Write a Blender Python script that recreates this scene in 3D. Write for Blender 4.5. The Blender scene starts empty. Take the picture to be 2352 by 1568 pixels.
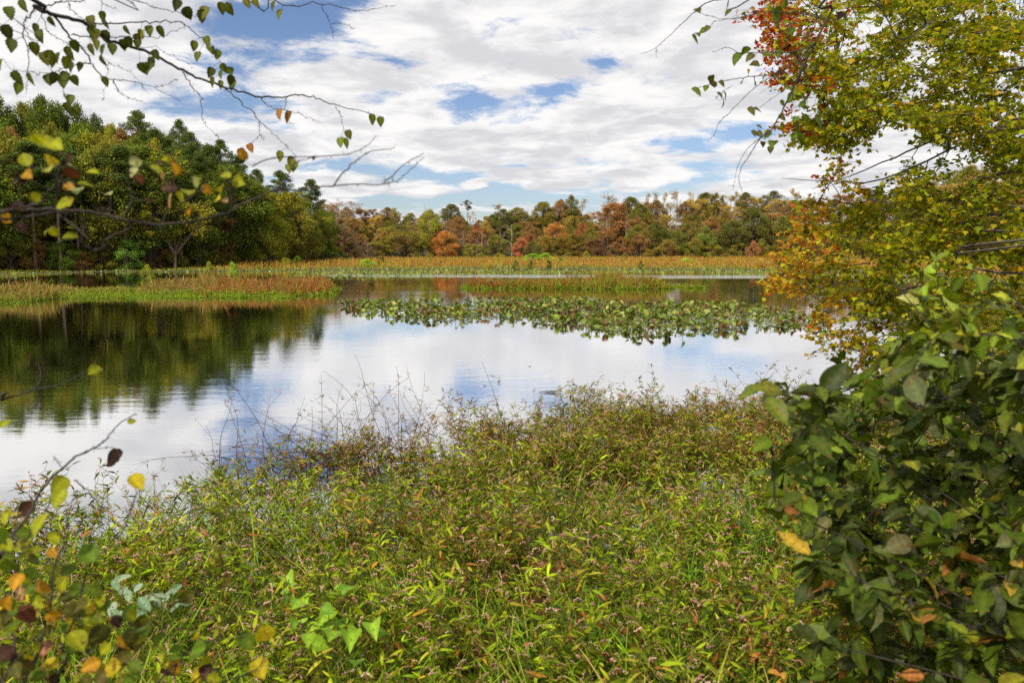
import bpy, math, random
import numpy as np
R0 = random.Random(11)
rng = np.random.default_rng(11)
sc = bpy.context.scene
COL = sc.collection
# ------------------------------------------------------------------ camera
CAM = np.array([0.0, 0.0, 2.7]); F = 796.4; HZ = 250.0
PITCH = math.atan((341 - HZ) / F)
cd = bpy.data.cameras.new('camera'); cam = bpy.data.objects.new('camera', cd); COL.objects.link(cam)
cam.location = CAM; cam.rotation_euler = (math.radians(90) - PITCH, 0, 0)
cd.lens = 28.0; cd.sensor_width = 36.0; cd.clip_start = 0.05; cd.clip_end = 4000
cd.dof.use_dof = True; cd.dof.focus_distance = 16.0; cd.dof.aperture_fstop = 3.4
sc.camera = cam

def ray(px, py):
    v = np.array([px - 512.0, F, 341.0 - py])
    c, s = math.cos(-PITCH), math.sin(-PITCH)
    return np.array([v[0], c * v[1] - s * v[2], s * v[1] + c * v[2]])
def P(px, py, d):
    """world point seen at (px,py) of the 1024 picture at horizontal distance d"""
    r = ray(px, py); return CAM + r * (d / r[1])
def G(px, py, z=0.0):
    r = ray(px, py); return CAM + r * ((z - CAM[2]) / r[2])
def proj(p):
    p = np.asarray(p, float) - CAM
    c, s = math.cos(PITCH), math.sin(PITCH)
    y = c * p[..., 1] - s * p[..., 2]; z = s * p[..., 1] + c * p[..., 2]
    y = np.maximum(y, 1e-6)
    return 512 + p[..., 0] / y * F, 341 - z / y * F
K = 0.43537                                   # 2352-wide reading to 1024
def Q(x, y, d): return P(x * K, y * K, d)

# ------------------------------------------------------------------ helpers
def sm(a, b, x):
    t = np.clip((np.asarray(x, float) - a) / (b - a), 0, 1); return t * t * (3 - 2 * t)
def unit(v): return v / np.maximum(np.linalg.norm(v, axis=-1, keepdims=True), 1e-9)
def rnd_dir(k, flat=1.0, r=None):
    v = (r or rng).normal(size=(k, 3)); v[:, 2] *= flat; return unit(v)

class MB:
    def __init__(s): s.v = []; s.f = []; s.n = []; s.c = []; s.o = 0
    def add(s, V, loops, sizes, col):
        V = np.asarray(V, float).reshape(-1, 3)
        s.v.append(V); s.f.append(np.asarray(loops, np.int64) + s.o); s.n.append(np.asarray(sizes, np.int64))
        c = np.asarray(col, float)
        if c.ndim == 1: c = np.tile(c, (len(V), 1))
        s.c.append(c); s.o += len(V)
    def inst(s, tmpl, M, T, col):
        """tmpl=(V,loops,sizes[,tint]); M (k,3,3) columns = axes; T (k,3); col (k,3)"""
        V, L, S = tmpl[:3]; k = len(T); n = len(V)
        if k == 0: return
        W = np.einsum('kij,nj->kni', M, V) + T[:, None, :]
        LL = (np.asarray(L)[None, :] + (np.arange(k) * n)[:, None]).ravel()
        c = np.repeat(np.asarray(col, float)[:, None, :], n, axis=1)
        if len(tmpl) > 3: c = c * np.asarray(tmpl[3])[None, :, None]
        s.add(W.reshape(-1, 3), LL, np.tile(S, k), c.reshape(-1, 3))
    def tubes(s, paths, radii, col, sides=5):
        """paths (k,m,3) radii (k,m) col (3,) or (k,3)"""
        paths = np.asarray(paths, float); k, m, _ = paths.shape; radii = np.broadcast_to(np.asarray(radii, float), (k, m))
        t = unit(np.gradient(paths, axis=1)); ref = np.where(np.abs(t[:, :, 2:3]) > .9, [[[1., 0, 0]]], [[[0, 0, 1.]]])
        a = unit(np.cross(t, ref)); b = np.cross(t, a)
        an = np.arange(sides) * 2 * math.pi / sides
        ring = paths[:, :, None, :] + radii[:, :, None, None] * (np.cos(an)[:, None] * a[:, :, None, :] + np.sin(an)[:, None] * b[:, :, None, :])
        base = (np.arange(k) * m * sides)[:, None, None]; i = (np.arange(m - 1) * sides)[None, :, None]; j = np.arange(sides)[None, None, :]; j2 = (j + 1) % sides
        q = np.stack([base + i + j, base + i + j2, base + i + sides + j2, base + i + sides + j], -1).reshape(-1)
        c = np.asarray(col, float)
        if c.ndim == 2: c = np.repeat(c, m * sides, axis=0)
        s.add(ring.reshape(-1, 3), q, np.full(len(q) // 4, 4), c)
    def ribbons(s, paths, widths, side, col):
        """paths (k,m,3), widths (k,m) half widths, side (k,3)"""
        paths = np.asarray(paths, float); k, m, _ = paths.shape
        L = paths - widths[:, :, None] * side[:, None, :]; Rr = paths + widths[:, :, None] * side[:, None, :]
        V = np.stack([L, Rr], 2).reshape(-1, 3)
        base = (np.arange(k) * m * 2)[:, None]; i = (np.arange(m - 1) * 2)[None, :]
        q = np.stack([base + i, base + i + 1, base + i + 3, base + i + 2], -1).reshape(-1)
        c = np.asarray(col, float)
        if c.ndim == 2: c = np.repeat(c, m * 2, axis=0)
        elif c.ndim == 3: c = np.repeat(c, 2, axis=1).reshape(-1, 3)
        s.add(V, q, np.full(len(q) // 4, 4), c)
    def build(s, name, mat, parent=None, smooth=False):
        me = mesh_from(name, s, mat, smooth)
        return link(name, me, parent)

def mesh_from(name, s, mat, smooth=False):
    V = np.concatenate(s.v); Lp = np.concatenate(s.f); N = np.concatenate(s.n); C = np.concatenate(s.c)
    me = bpy.data.meshes.new(name)
    me.vertices.add(len(V)); me.vertices.foreach_set('co', V.astype(np.float32).ravel())
    me.loops.add(len(Lp)); me.loops.foreach_set('vertex_index', Lp.astype(np.int32))
    me.polygons.add(len(N)); st = np.concatenate([[0], np.cumsum(N)[:-1]])
    me.polygons.foreach_set('loop_start', st.astype(np.int32))
    if smooth: me.polygons.foreach_set('use_smooth', np.ones(len(N), bool))
    me.update(calc_edges=True)
    at = me.color_attributes.new('Col', 'FLOAT_COLOR', 'POINT')
    at.data.foreach_set('color', np.concatenate([C, np.ones((len(C), 1))], 1).astype(np.float32).ravel())
    me.materials.append(mat)
    return me
def link(name, me, parent=None):
    o = bpy.data.objects.new(name, me); COL.objects.link(o)
    if parent is not None: o.parent = parent
    return o
def empty(name, loc=(0, 0, 0), rz=0.0, s=1.0):
    o = bpy.data.objects.new(name, None); COL.objects.link(o)
    o.location = loc; o.rotation_euler = (0, 0, rz); o.scale = (s, s, s) if not isinstance(s, tuple) else s
    o.empty_display_size = .2
    return o
def tag(o, label=None, cat=None, group=None, kind=None):
    if label: o['label'] = label
    if cat: o['category'] = cat
    if group: o['group'] = group
    if kind: o['kind'] = kind
    return o
def copy_tree(o, parent=None):
    c = o.copy(); COL.objects.link(c); c.parent = parent
    for ch in list(o.children): copy_tree(ch, c)
    return c
def pal(k, items, jit=.18, r=None):
    r = r or rng
    w = np.array([i[1] for i in items], float); w /= w.sum()
    cols = np.array([i[0] for i in items], float)
    idx = r.choice(len(items), size=k, p=w)
    c = cols[idx] * (1 + r.uniform(-jit, jit, (k, 1))) * (1 + r.uniform(-jit * .4, jit * .4, (k, 3)))
    return np.clip(c, .004, .9)
def frames(D, Nn):
    """columns: side, dir, normal"""
    D = unit(D); S = unit(np.cross(D, Nn)); Z = np.cross(S, D)
    return np.stack([S, D, Z], -1)
def arc(P0, D0, length, m=6, sag=0.0, wob=0.0, r=None, up=0.0):
    """k curved paths: start P0 (k,3), dir D0, length (k,)"""
    r = r or rng
    k = len(P0); out = np.zeros((k, m, 3)); out[:, 0] = P0; d = unit(D0).copy(); st = (np.asarray(length) / (m - 1))[:, None] * np.ones((k, 1))
    for i in range(1, m):
        d = d + r.normal(size=(k, 3)) * wob; d[:, 2] += up - sag; d = unit(d)
        out[:, i] = out[:, i - 1] + d * st
    return out
def smooth_path(pts, n):
    pts = np.asarray(pts, float); t = np.linspace(0, len(pts) - 1, n); o = np.zeros((n, 3))
    for q, tt in enumerate(t):
        i = min(int(tt), len(pts) - 2); f = tt - i
        p0 = pts[max(i - 1, 0)]; p1 = pts[i]; p2 = pts[i + 1]; p3 = pts[min(i + 2, len(pts) - 1)]
        o[q] = .5 * ((2 * p1) + (-p0 + p2) * f + (2 * p0 - 5 * p1 + 4 * p2 - p3) * f * f + (-p0 + 3 * p1 - 3 * p2 + p3) * f ** 3)
    return o

# ------------------------------------------------------------------ materials
def newmat(name):
    m = bpy.data.materials.new(name); m.use_nodes = True; nt = m.node_tree
    for n in list(nt.nodes): nt.nodes.remove(n)
    out = nt.nodes.new('ShaderNodeOutputMaterial'); return m, nt, out
def nd(nt, t, **kw):
    n = nt.nodes.new(t)
    for k, v in kw.items():
        if k.startswith('_'): setattr(n, k[1:], v)
        else:
            key = int(k[1:]) if k[0] == 'i' and k[1:].isdigit() else k.replace('__', ' ')
            if hasattr(v, 'is_output'): nt.links.new(v, n.inputs[key])
            else: n.inputs[key].default_value = v
    return n
def mathn(nt, op, a, b=0.0, c=None):
    n = nt.nodes.new('ShaderNodeMath'); n.operation = op
    for i, v in enumerate((a, b, c)):
        if v is None: continue
        if hasattr(v, 'is_output'): nt.links.new(v, n.inputs[i])
        else: n.inputs[i].default_value = v
    return n.outputs[0]
def mixc(nt, fac, a, b, blend='MIX'):
    n = nt.nodes.new('ShaderNodeMix'); n.data_type = 'RGBA'; n.blend_type = blend
    for i, v in ((0, fac), (6, a), (7, b)):
        if hasattr(v, 'is_output'): nt.links.new(v, n.inputs[i])
        else: n.inputs[i].default_value = v
    return n.outputs[2]
def leafmat(name, trans=.35, rough=.5, spec=.35, objcol=False, tcol=(1.15, 1.1, .55), spots=0):
    m, nt, out = newmat(name)
    c = nd(nt, 'ShaderNodeAttribute', _attribute_name='Col').outputs['Color']
    if objcol:
        c = mixc(nt, 1.0, c, nd(nt, 'ShaderNodeObjectInfo').outputs['Color'], 'MULTIPLY')
    if spots:
        oc = nd(nt, 'ShaderNodeTexCoord').outputs['Object']
        s1 = nd(nt, 'ShaderNodeTexNoise', Vector=oc, Scale=70.0, Detail=4.0, Roughness=.65)
        s2 = nd(nt, 'ShaderNodeTexNoise', Vector=oc, Scale=9.0, Detail=2.0)
        k1 = nd(nt, 'ShaderNodeMapRange', Value=mathn(nt, 'ADD', s1.outputs[0], mathn(nt, 'MULTIPLY', s2.outputs[0], .5))); k1.inputs[1].default_value = .84; k1.inputs[2].default_value = .92
        k2 = nd(nt, 'ShaderNodeMapRange', Value=s1.outputs[0]); k2.inputs[1].default_value = .3; k2.inputs[2].default_value = .7; k2.inputs[3].default_value = .72; k2.inputs[4].default_value = 1.3
        c = mixc(nt, 1.0, c, k2.outputs[0], 'MULTIPLY')
        c = mixc(nt, mathn(nt, 'MULTIPLY', k1.outputs[0], spots), c, (.13, .06, .022, 1))
    p = nd(nt, 'ShaderNodeBsdfPrincipled', Base__Color=c, Roughness=rough)
    p.inputs['Specular IOR Level'].default_value = spec
    tc = mixc(nt, 1.0, c, (*tcol, 1), 'MULTIPLY')
    t = nd(nt, 'ShaderNodeBsdfTranslucent', Color=tc)
    mx = nd(nt, 'ShaderNodeMixShader', i0=trans, i1=p.outputs[0], i2=t.outputs[0])
    nt.links.new(mx.outputs[0], out.inputs[0]); return m
def barkmat(name, base, dark, scale=8.0, objcol=False):
    m, nt, out = newmat(name)
    tc = nd(nt, 'ShaderNodeTexCoord').outputs['Object']
    mp = nd(nt, 'ShaderNodeMapping', Vector=tc); mp.inputs['Scale'].default_value = (1, 1, .25)
    no = nd(nt, 'ShaderNodeTexNoise', Vector=mp.outputs[0], Scale=scale, Detail=6.0)
    r = nd(nt, 'ShaderNodeMapRange', Value=no.outputs[0]); r.inputs[1].default_value = .35; r.inputs[2].default_value = .65
    c = mixc(nt, r.outputs[0], (*dark, 1), (*base, 1))
    if objcol: c = mixc(nt, 1.0, c, nd(nt, 'ShaderNodeObjectInfo').outputs['Color'], 'MULTIPLY')
    p = nd(nt, 'ShaderNodeBsdfPrincipled', Base__Color=c, Roughness=.85)
    b = nd(nt, 'ShaderNodeBump', Strength=.5, Distance=.02, Height=no.outputs[0]); nt.links.new(b.outputs[0], p.inputs['Normal'])
    nt.links.new(p.outputs[0], out.inputs[0]); return m

M_crown = leafmat('crown_leaves', .32, .6, .1, True, (1.15, 1.1, .6))
M_leaf = leafmat('leaf', .32, .58, .12, False)
M_gloss = leafmat('glossy_leaf', .32, .5, .22, False, spots=.85)
M_spot = leafmat('turning_leaf', .45, .55, .14, False, spots=.9)
M_maple = leafmat('maple_leaf', .55, .58, .12, False, (1.2, 1.15, .45))
M_grass = leafmat('grass_blade', .22, .6, .1, False, (1.1, 1.05, .7))
M_bark = barkmat('bark', (.17, .14, .11), (.07, .055, .04), 8, True)
M_twig = barkmat('twig_bark', (.05, .036, .026), (.024, .018, .014), 40)
M_grey = barkmat('grey_bark', (.26, .24, .2), (.1, .085, .07), 14)
M_lily = leafmat('lily_leaf', .22, .42, .3, False)

# ------------------------------------------------------------------ world: blue sky with broken cloud
SUN_EL, SUN_AZ = math.radians(42), math.radians(215)      # azimuth measured clockwise from +Y (compass style)
w = bpy.data.worlds.new('World'); sc.world = w; w.use_nodes = True; nt = w.node_tree
for n in list(nt.nodes): nt.nodes.remove(n)
wo = nd(nt, 'ShaderNodeOutputWorld')
sky = nd(nt, 'ShaderNodeTexSky', _sky_type='NISHITA'); sky.sun_disc = False; sky.sun_elevation = SUN_EL; sky.sun_rotation = SUN_AZ
sky.air_density = 1.0; sky.dust_density = .6; sky.ozone_density = 1.6
tc = nd(nt, 'ShaderNodeTexCoord').outputs['Generated']
sx = nd(nt, 'ShaderNodeSeparateXYZ', Vector=tc); X, Y, Z = sx.outputs
zc = mathn(nt, 'ADD', mathn(nt, 'MAXIMUM', Z, 0.0), .13)
u = mathn(nt, 'DIVIDE', X, zc); v = mathn(nt, 'DIVIDE', Y, zc)
uv = nd(nt, 'ShaderNodeCombineXYZ', X=u, Y=v, Z=0.0).outputs[0]
n1 = nd(nt, 'ShaderNodeTexNoise', Vector=uv, Scale=1.7, Detail=12.0, Roughness=.66, Distortion=.2)
n2 = nd(nt, 'ShaderNodeTexNoise', Vector=nd(nt, 'ShaderNodeMapping', Vector=uv, Location=(5.3, 2.1, 0)).outputs[0], Scale=3.0, Detail=8.0, Roughness=.6, Distortion=.2)
# openings of blue, placed by azimuth/elevation slope of the sky ahead
ys = mathn(nt, 'MAXIMUM', Y, .08)
ae = nd(nt, 'ShaderNodeCombineXYZ', X=mathn(nt, 'DIVIDE', X, ys), Y=mathn(nt, 'DIVIDE', Z, ys), Z=0.0).outputs[0]
def gap(x, y, rx, ry, tilt, amp):
    a = (x * K - 512) / F; e = (HZ - y * K) / F * 1.0
    mp = nd(nt, 'ShaderNodeMapping', _vector_type='TEXTURE', Vector=ae, Location=(a, e, 0), Rotation=(0, 0, math.radians(tilt)), Scale=(rx * K / F, ry * K / F, 1))
    g = nd(nt, 'ShaderNodeTexGradient', _gradient_type='SPHERICAL', Vector=mp.outputs[0])
    return mathn(nt, 'MULTIPLY', g.outputs['Fac'] if 'Fac' in g.outputs else g.outputs[1], amp)
gaps = [(690, 60, 330, 120, 20, .75), (830, 20, 160, 80, 10, .5), (500, 30, 260, 80, 8, .25), (560, 255, 420, 85, -4, .42), (330, 60, 260, 90, 0, .12), (915, 220, 170, 48, 5, .46),
        (1180, 160, 170, 42, 18, .55), (1100, 247, 130, 34, 0, .5), (1265, 218, 150, 42, 12, .58), (1385, 158, 90, 34, 0, .5), (960, 165, 150, 34, 5, .38),
        (1150, 440, 1000, 110, 1, .60), (1000, 455, 700, 80, 0, .3), (1700, 318, 260, 50, 4, .4), (1850, 210, 200, 50, 5, .12), (1790, 395, 240, 40, 2, .3)]
tot = None
for g in gaps:
    q = gap(*g); tot = q if tot is None else mathn(nt, 'ADD', tot, q)
puffs = [(980, 437, 170, 26, 1, .9), (1470, 419, 75, 32, 3, 1.1), (1530, 404, 100, 22, 0, .8), (1330, 408, 330, 26, 2, .55), (780, 440, 110, 50, 4, .6), (1095, 425, 40, 18, 0, .7), (1160, 250, 110, 36, 12, .3), (1080, 185, 160, 50, -8, .35), (1900, 440, 380, 90, 0, .35), (1250, 433, 300, 14, 2, .35)]
for g in puffs: tot = mathn(nt, 'SUBTRACT', tot, gap(*g))
hi_ = nd(nt, 'ShaderNodeMapRange', Value=Z); hi_.inputs[1].default_value = .26; hi_.inputs[2].default_value = .42; hi_.inputs[3].default_value = 0; hi_.inputs[4].default_value = .5
tot = mathn(nt, 'SUBTRACT', tot, hi_.outputs[0])
tot = mathn(nt, 'ADD', tot, gap(300, -560, 420, 150, 10, .45))
dens = mathn(nt, 'SUBTRACT', mathn(nt, 'ADD', mathn(nt, 'MULTIPLY', mathn(nt, 'SUBTRACT', n1.outputs[0], .5), 3.1), .68), tot)
al = nd(nt, 'ShaderNodeMapRange', _interpolation_type='SMOOTHSTEP', Value=dens); al.inputs[1].default_value = .08; al.inputs[2].default_value = .50
sh = nd(nt, 'ShaderNodeMapRange', _interpolation_type='SMOOTHSTEP', Value=mathn(nt, 'ADD', n2.outputs[0], mathn(nt, 'MULTIPLY', n1.outputs[0], -.55))); sh.inputs[1].default_value = .08; sh.inputs[2].default_value = .34
CL = 10.0
cc = mixc(nt, sh.outputs[0], (.70 * CL, .70 * CL, .735 * CL, 1), (1.0 * CL, .985 * CL, .97 * CL, 1))
skyc = mixc(nt, 1.0, sky.outputs[0], (.93, .965, 1.13, 1), 'MULTIPLY')
fin = mixc(nt, al.outputs[0], skyc, cc)
bg = nd(nt, 'ShaderNodeBackground', Color=fin, Strength=.1)
nt.links.new(bg.outputs[0], wo.inputs[0])
w.cycles.sampling_method = 'MANUAL'; w.cycles.sample_map_resolution = 512

sd = bpy.data.lights.new('sun', 'SUN'); so = bpy.data.objects.new('sun', sd); COL.objects.link(so)
sd.energy = 4.9; sd.angle = math.radians(3); sd.color = (1.0, .91, .76)
sv = np.array([math.sin(SUN_AZ) * math.cos(SUN_EL), math.cos(SUN_AZ) * math.cos(SUN_EL), math.sin(SUN_EL)])
from mathutils import Vector, Matrix
so.rotation_euler = Vector(sv).to_track_quat('Z', 'Y').to_euler()

sc.view_settings.view_transform = 'Standard'; sc.view_settings.look = 'None'; sc.view_settings.exposure = 0; sc.view_settings.gamma = 1
cy = sc.cycles
cy.max_bounces = 6; cy.diffuse_bounces = 3; cy.glossy_bounces = 3; cy.transmission_bounces = 3; cy.transparent_max_bounces = 6
cy.caustics_reflective = False; cy.caustics_refractive = False; cy.sample_clamp_indirect = 3
cy.use_adaptive_sampling = True; cy.adaptive_threshold = .01
cy.use_denoising = False

# ------------------------------------------------------------------ lie of the land
DA = np.array([-1.6, -.75, -.64, -.42, -.31, -.22, -.17, 0, .4, .47, .56, .66, .8, 1.6])
DD = np.array([80, 90, 97, 110, 128, 165, 196, 216, 214, 196, 150, 112, 100, 90])
def shoreD(a): return np.interp(a, DA, DD)
MA = np.array([-1.6, -.7, -.52, -.4, -.33, -.1, .2, .5, .56, .62, 1.6])
MM = np.array([70, 80, 100, 101, 104, 112, 112, 100, 75, 60, 45])
def marshD(a): return np.interp(a, MA, MM)
def islands(x, y):
    """>0 inside an island"""
    def el(cx, cy_, rx, ry, t=0):
        c, s = math.cos(t), math.sin(t); dx = x - cx; dy = y - cy_
        return 1 - np.sqrt(((dx * c + dy * s) / rx) ** 2 + ((-dx * s + dy * c) / ry) ** 2)
    wob = .11 * np.sin(x * .9 + 1.3) + .10 * np.sin(x * 2.3 + y * .7) + .07 * np.sin(y * 1.7) + .06 * np.sin(x * 5.1 + 2 * np.sin(y * 3))
    a = el(-17.0, 50.5, 6.3, 5.0, .12) + wob
    b = el(-24.0, 49.5, 5.2, 3.6, .0) + wob
    b2 = el(-19, 57, 6.5, 4, .0) + wob
    c = el(-29.5, 44, 4.6, 4.2, 0) + wob
    e = el(6.2, 58.2, 6.6, 2.6, 0.0) + wob
    g = el(-.9, 57.5, 2.9, 1.4, 0) + wob
    s = el(-25, 45.5, 6, 1.2, .1) + wob                      # low green strip joining
    rb = el(29, 36, 9, 8, .2) + wob
    return a, b, b2, c, e, g, s, rb
def bank_edge(x):   # y of the waterline of the near bank
    return np.interp(x, [-9, -5, -3.5, -1, 1.5, 4, 6, 8, 12, 20], [4.6, 4.9, 5.0, 5.0, 5.2, 5.6, 6.4, 9, 14, 22])
def hills(a, r):
    side = sm(-.1, -.35, a); rt = sm(.45, .7, a)
    top = 11.0 * side + 11.0 * (1 - side) * (1 - rt) + 10 * rt
    return top * sm(4, 62, r)
def ground(x, y):
    x = np.asarray(x, float); y = np.asarray(y, float)
    h = np.full(np.broadcast(x, y).shape, -.7)
    be = bank_edge(x)
    h = np.maximum(h, np.where(y < be + 6, np.interp(be - y, [-3, -.6, 0, 1.5, 5, 7, 30], [-.6, -.12, 0, .22, 1.05, 1.15, 1.6]), -.7))
    for q in islands(x, y): h = np.maximum(h, -.5 + .525 * sm(-.06, .22, q))
    yy = np.maximum(y, 1); a = x / yy
    far = y > 20
    md = marshD(a); dd = shoreD(a)
    h = np.where(far, np.maximum(h, -.7 + .82 * sm(-2, 1.5, y - md)), h)
    h = np.where(far, np.maximum(h, -.7 + 1.1 * sm(-1.5, 2.5, y - dd) + hills(a, y - dd)), h)
    return h + .02 * np.sin(x * 3.1) * np.sin(y * 2.3)
def gz(x, y): return float(ground(np.array([x]), np.array([y]))[0])

xs = np.sinh(np.linspace(-5.2, 5.2, 420)) / math.sinh(5.2) * 700
ys_ = np.concatenate([np.linspace(-60, -6, 20), np.linspace(-5.5, 16, 130), np.geomspace(16.2, 900, 210)])
gx, gy = np.meshgrid(xs, ys_)
hz_ = ground(gx, gy)
V = np.stack([gx, gy, hz_], -1).reshape(-1, 3); nx, ny = len(xs), len(ys_)
i, j = np.meshgrid(np.arange(nx - 1), np.arange(ny - 1)); b0 = (j * nx + i).ravel()
q = np.stack([b0, b0 + 1, b0 + nx + 1, b0 + nx], -1).ravel()
mb = MB(); mb.add(V, q, np.full(len(q) // 4, 4), (.1, .08, .05))
m, nt, out = newmat('leaf_litter_soil')
geo = nd(nt, 'ShaderNodeNewGeometry').outputs['Position']
no = nd(nt, 'ShaderNodeTexNoise', Vector=geo, Scale=.35, Detail=12.0, Roughness=.7)
no2 = nd(nt, 'ShaderNodeTexNoise', Vector=geo, Scale=9.0, Detail=6.0, Roughness=.7)
cr = nt.nodes.new('ShaderNodeValToRGB'); nt.links.new(no2.outputs[0], cr.inputs[0])
cr.color_ramp.elements[0].position = .3; cr.color_ramp.elements[0].color = (.012, .01, .006, 1)
cr.color_ramp.elements[1].position = .7; cr.color_ramp.elements[1].color = (.07, .052, .026, 1)
e = cr.color_ramp.elements.new(.5); e.color = (.03, .03, .012, 1)
c = mixc(nt, no.outputs[0], cr.outputs[0], (.07, .06, .025, 1))
p = nd(nt, 'ShaderNodeBsdfPrincipled', Base__Color=c, Roughness=.9)
b = nd(nt, 'ShaderNodeBump', Strength=.8, Distance=.05, Height=no2.outputs[0]); nt.links.new(b.outputs[0], p.inputs['Normal'])
nt.links.new(p.outputs[0], out.inputs[0])
tag(mb.build('ground', m, smooth=True), 'wooded land and muddy bed around the pond', kind='structure')

# water
m, nt, out = newmat('pond_water')
geo = nd(nt, 'ShaderNodeNewGeometry').outputs['Position']
mp = nd(nt, 'ShaderNodeMapping', Vector=geo, Scale=(.55, 1.6, 1))
w1 = nd(nt, 'ShaderNodeTexNoise', Vector=mp.outputs[0], Scale=1.6, Detail=5.0, Roughness=.55)
w2 = nd(nt, 'ShaderNodeTexNoise', Vector=nd(nt, 'ShaderNodeMapping', Vector=geo, Scale=(.7, 2.4, 1)).outputs[0], Scale=7.0, Detail=3.0, Roughness=.5)
pt = nd(nt, 'ShaderNodeTexNoise', Vector=nd(nt, 'ShaderNodeMapping', Vector=geo, Scale=(.5, 1, 1)).outputs[0], Scale=.09, Detail=3.0)
pm = nd(nt, 'ShaderNodeMapRange', Value=pt.outputs[0]); pm.inputs[1].default_value = .4; pm.inputs[2].default_value = .62; pm.inputs[3].default_value = .25; pm.inputs[4].default_value = 1.0
sy = nd(nt, 'ShaderNodeSeparateXYZ', Vector=geo).outputs
bd = mathn(nt, 'SUBTRACT', 1.0, mathn(nt, 'DIVIDE', mathn(nt, 'ABSOLUTE', mathn(nt, 'SUBTRACT', mathn(nt, 'ADD', sy[1], mathn(nt, 'MULTIPLY', mathn(nt, 'SINE', mathn(nt, 'MULTIPLY', sy[0], .09)), 2.5)), 85.0)), 6.0))
xm = nd(nt, 'ShaderNodeMapRange', Value=sy[0]); xm.inputs[1].default_value = -24; xm.inputs[2].default_value = -14
bd = mathn(nt, 'MULTIPLY', mathn(nt, 'MULTIPLY', mathn(nt, 'MAXIMUM', bd, 0.0), 40.0), xm.outputs[0])
pmo = mathn(nt, 'ADD', pm.outputs[0], bd)
ht = mathn(nt, 'MULTIPLY', mathn(nt, 'ADD', w1.outputs[0], mathn(nt, 'MULTIPLY', w2.outputs[0], .22)), pmo)
bp = nd(nt, 'ShaderNodeBump', Strength=1.0, Distance=.0045, Height=ht)
lw = nd(nt, 'ShaderNodeFresnel', IOR=1.333, Normal=bp.outputs[0])
fr = nt.nodes.new('ShaderNodeFloatCurve'); nt.links.new(lw.outputs[0], fr.inputs['Value'])
cv = fr.mapping.curves[0]; cv.points[0].location = (0, .03); cv.points[1].location = (1, 1)
cv.points.new(.045, .1); cv.points.new(.08, .36); cv.points.new(.15, .74); cv.points.new(.28, .9); cv.points.new(.5, .96); fr.mapping.update()
gl = nd(nt, 'ShaderNodeBsdfGlossy', Color=(.97, .97, .97, 1), Roughness=.02, Normal=bp.outputs[0])
df = nd(nt, 'ShaderNodeBsdfDiffuse', Color=(.028, .02, .009, 1))
mx = nd(nt, 'ShaderNodeMixShader', i0=fr.outputs[0], i1=df.outputs[0], i2=gl.outputs[0])
nt.links.new(mx.outputs[0], out.inputs[0])
mb = MB(); mb.add([(-700, -3, 0), (700, -3, 0), (700, 600, 0), (-700, 600, 0)], [0, 1, 2, 3], [4], (0, 0, 0))
tag(mb.build('water', m), 'calm pond water mirroring the cloudy sky', kind='structure')
# ------------------------------------------------------------------ tree kit
KITE = (np.array([[0, -.5, 0], [.36, 0, .06], [0, .5, 0], [-.36, 0, .06]]), [0, 1, 2, 3], [4])
NEED = (np.array([[0, -.5, 0], [.2, 0, .04], [0, .5, 0], [-.2, 0, .04]]), [0, 1, 2, 3], [4])

def leaf_cloud(mb, cen, rad, n, size, r, flat=.75, shell=.35, jit=.3, tmpl=KITE, up=.5, hue=.12, ctint=None):
    """n leaves spread through clumps cen (k,3) of radius rad (k,)"""
    k = len(cen); w = rad ** 2; idx = r.choice(k, size=n, p=w / w.sum())
    d = rnd_dir(n, 1, r); rr = r.uniform(0, 1, n) ** shell * (1 + .16 * np.abs(r.normal(size=n)))
    p = cen[idx] + d * (rad[idx] * rr)[:, None] * np.array([1, 1, flat])
    N = rnd_dir(n, 1, r); N[:, 2] = np.abs(N[:, 2]) + up; N = unit(N)
    D = rnd_dir(n, 1, r)
    s = size * r.uniform(.6, 1.35, n)
    M = frames(D, N) * s[:, None, None]
    ct = (1 + r.uniform(-.22, .22, (k, 1)) + r.uniform(-hue, hue, (k, 3)) * np.array([1, .6, .3])) if ctint is None else ctint
    c = ct[idx] * (1 + r.uniform(-jit, jit, (n, 1)))
    mb.inst(tmpl, M, p, np.clip(c, .05, 2.5))

def branchset(mb, r, H, trunk, lvls, rad0, col=(1, 1, 1), sides=(7, 5, 4, 3, 3)):
    """recursive limbs. lvls: list of (children, ratio, angle, up, wob, t0). returns end points of the last level, all level paths"""
    cur = trunk[None]; crad = np.array([rad0]); clen = np.array([H])
    mb.tubes(cur, np.linspace(1, .25, cur.shape[1])[None] * rad0, col, sides[0])
    allp = []
    for li, (nc, ratio, ang, up, wob, t0) in enumerate(lvls):
        k = len(cur); m = cur.shape[1]
        t = r.uniform(t0, 1, (k, nc)); ti = t * (m - 1); i0 = np.minimum(ti.astype(int), m - 2); f = (ti - i0)[..., None]
        kk = np.arange(k)[:, None]
        st = cur[kk, i0] * (1 - f) + cur[kk, i0 + 1] * f; tg = unit(cur[kk, i0 + 1] - cur[kk, i0])
        pr = unit(np.cross(tg, rnd_dir(k * nc, 1, r).reshape(k, nc, 3)))
        a = math.radians(ang) * r.uniform(.7, 1.25, (k, nc, 1)); d = tg * np.cos(a) + pr * np.sin(a)
        L = (clen[:, None] * ratio * (1.15 - .6 * t) * r.uniform(.7, 1.2, (k, nc))).ravel()
        rd = (crad[:, None] * (1 - .72 * t) * .62).ravel()
        pth = arc(st.reshape(-1, 3), d.reshape(-1, 3), L, 5 if li < 2 else 4, 0, wob, r, up)
        mb.tubes(pth, rd[:, None] * np.linspace(1, .3, pth.shape[1])[None], col, sides[min(li + 1, 4)])
        cur, crad, clen = pth, rd, L; allp.append(pth)
    return allp

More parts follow.
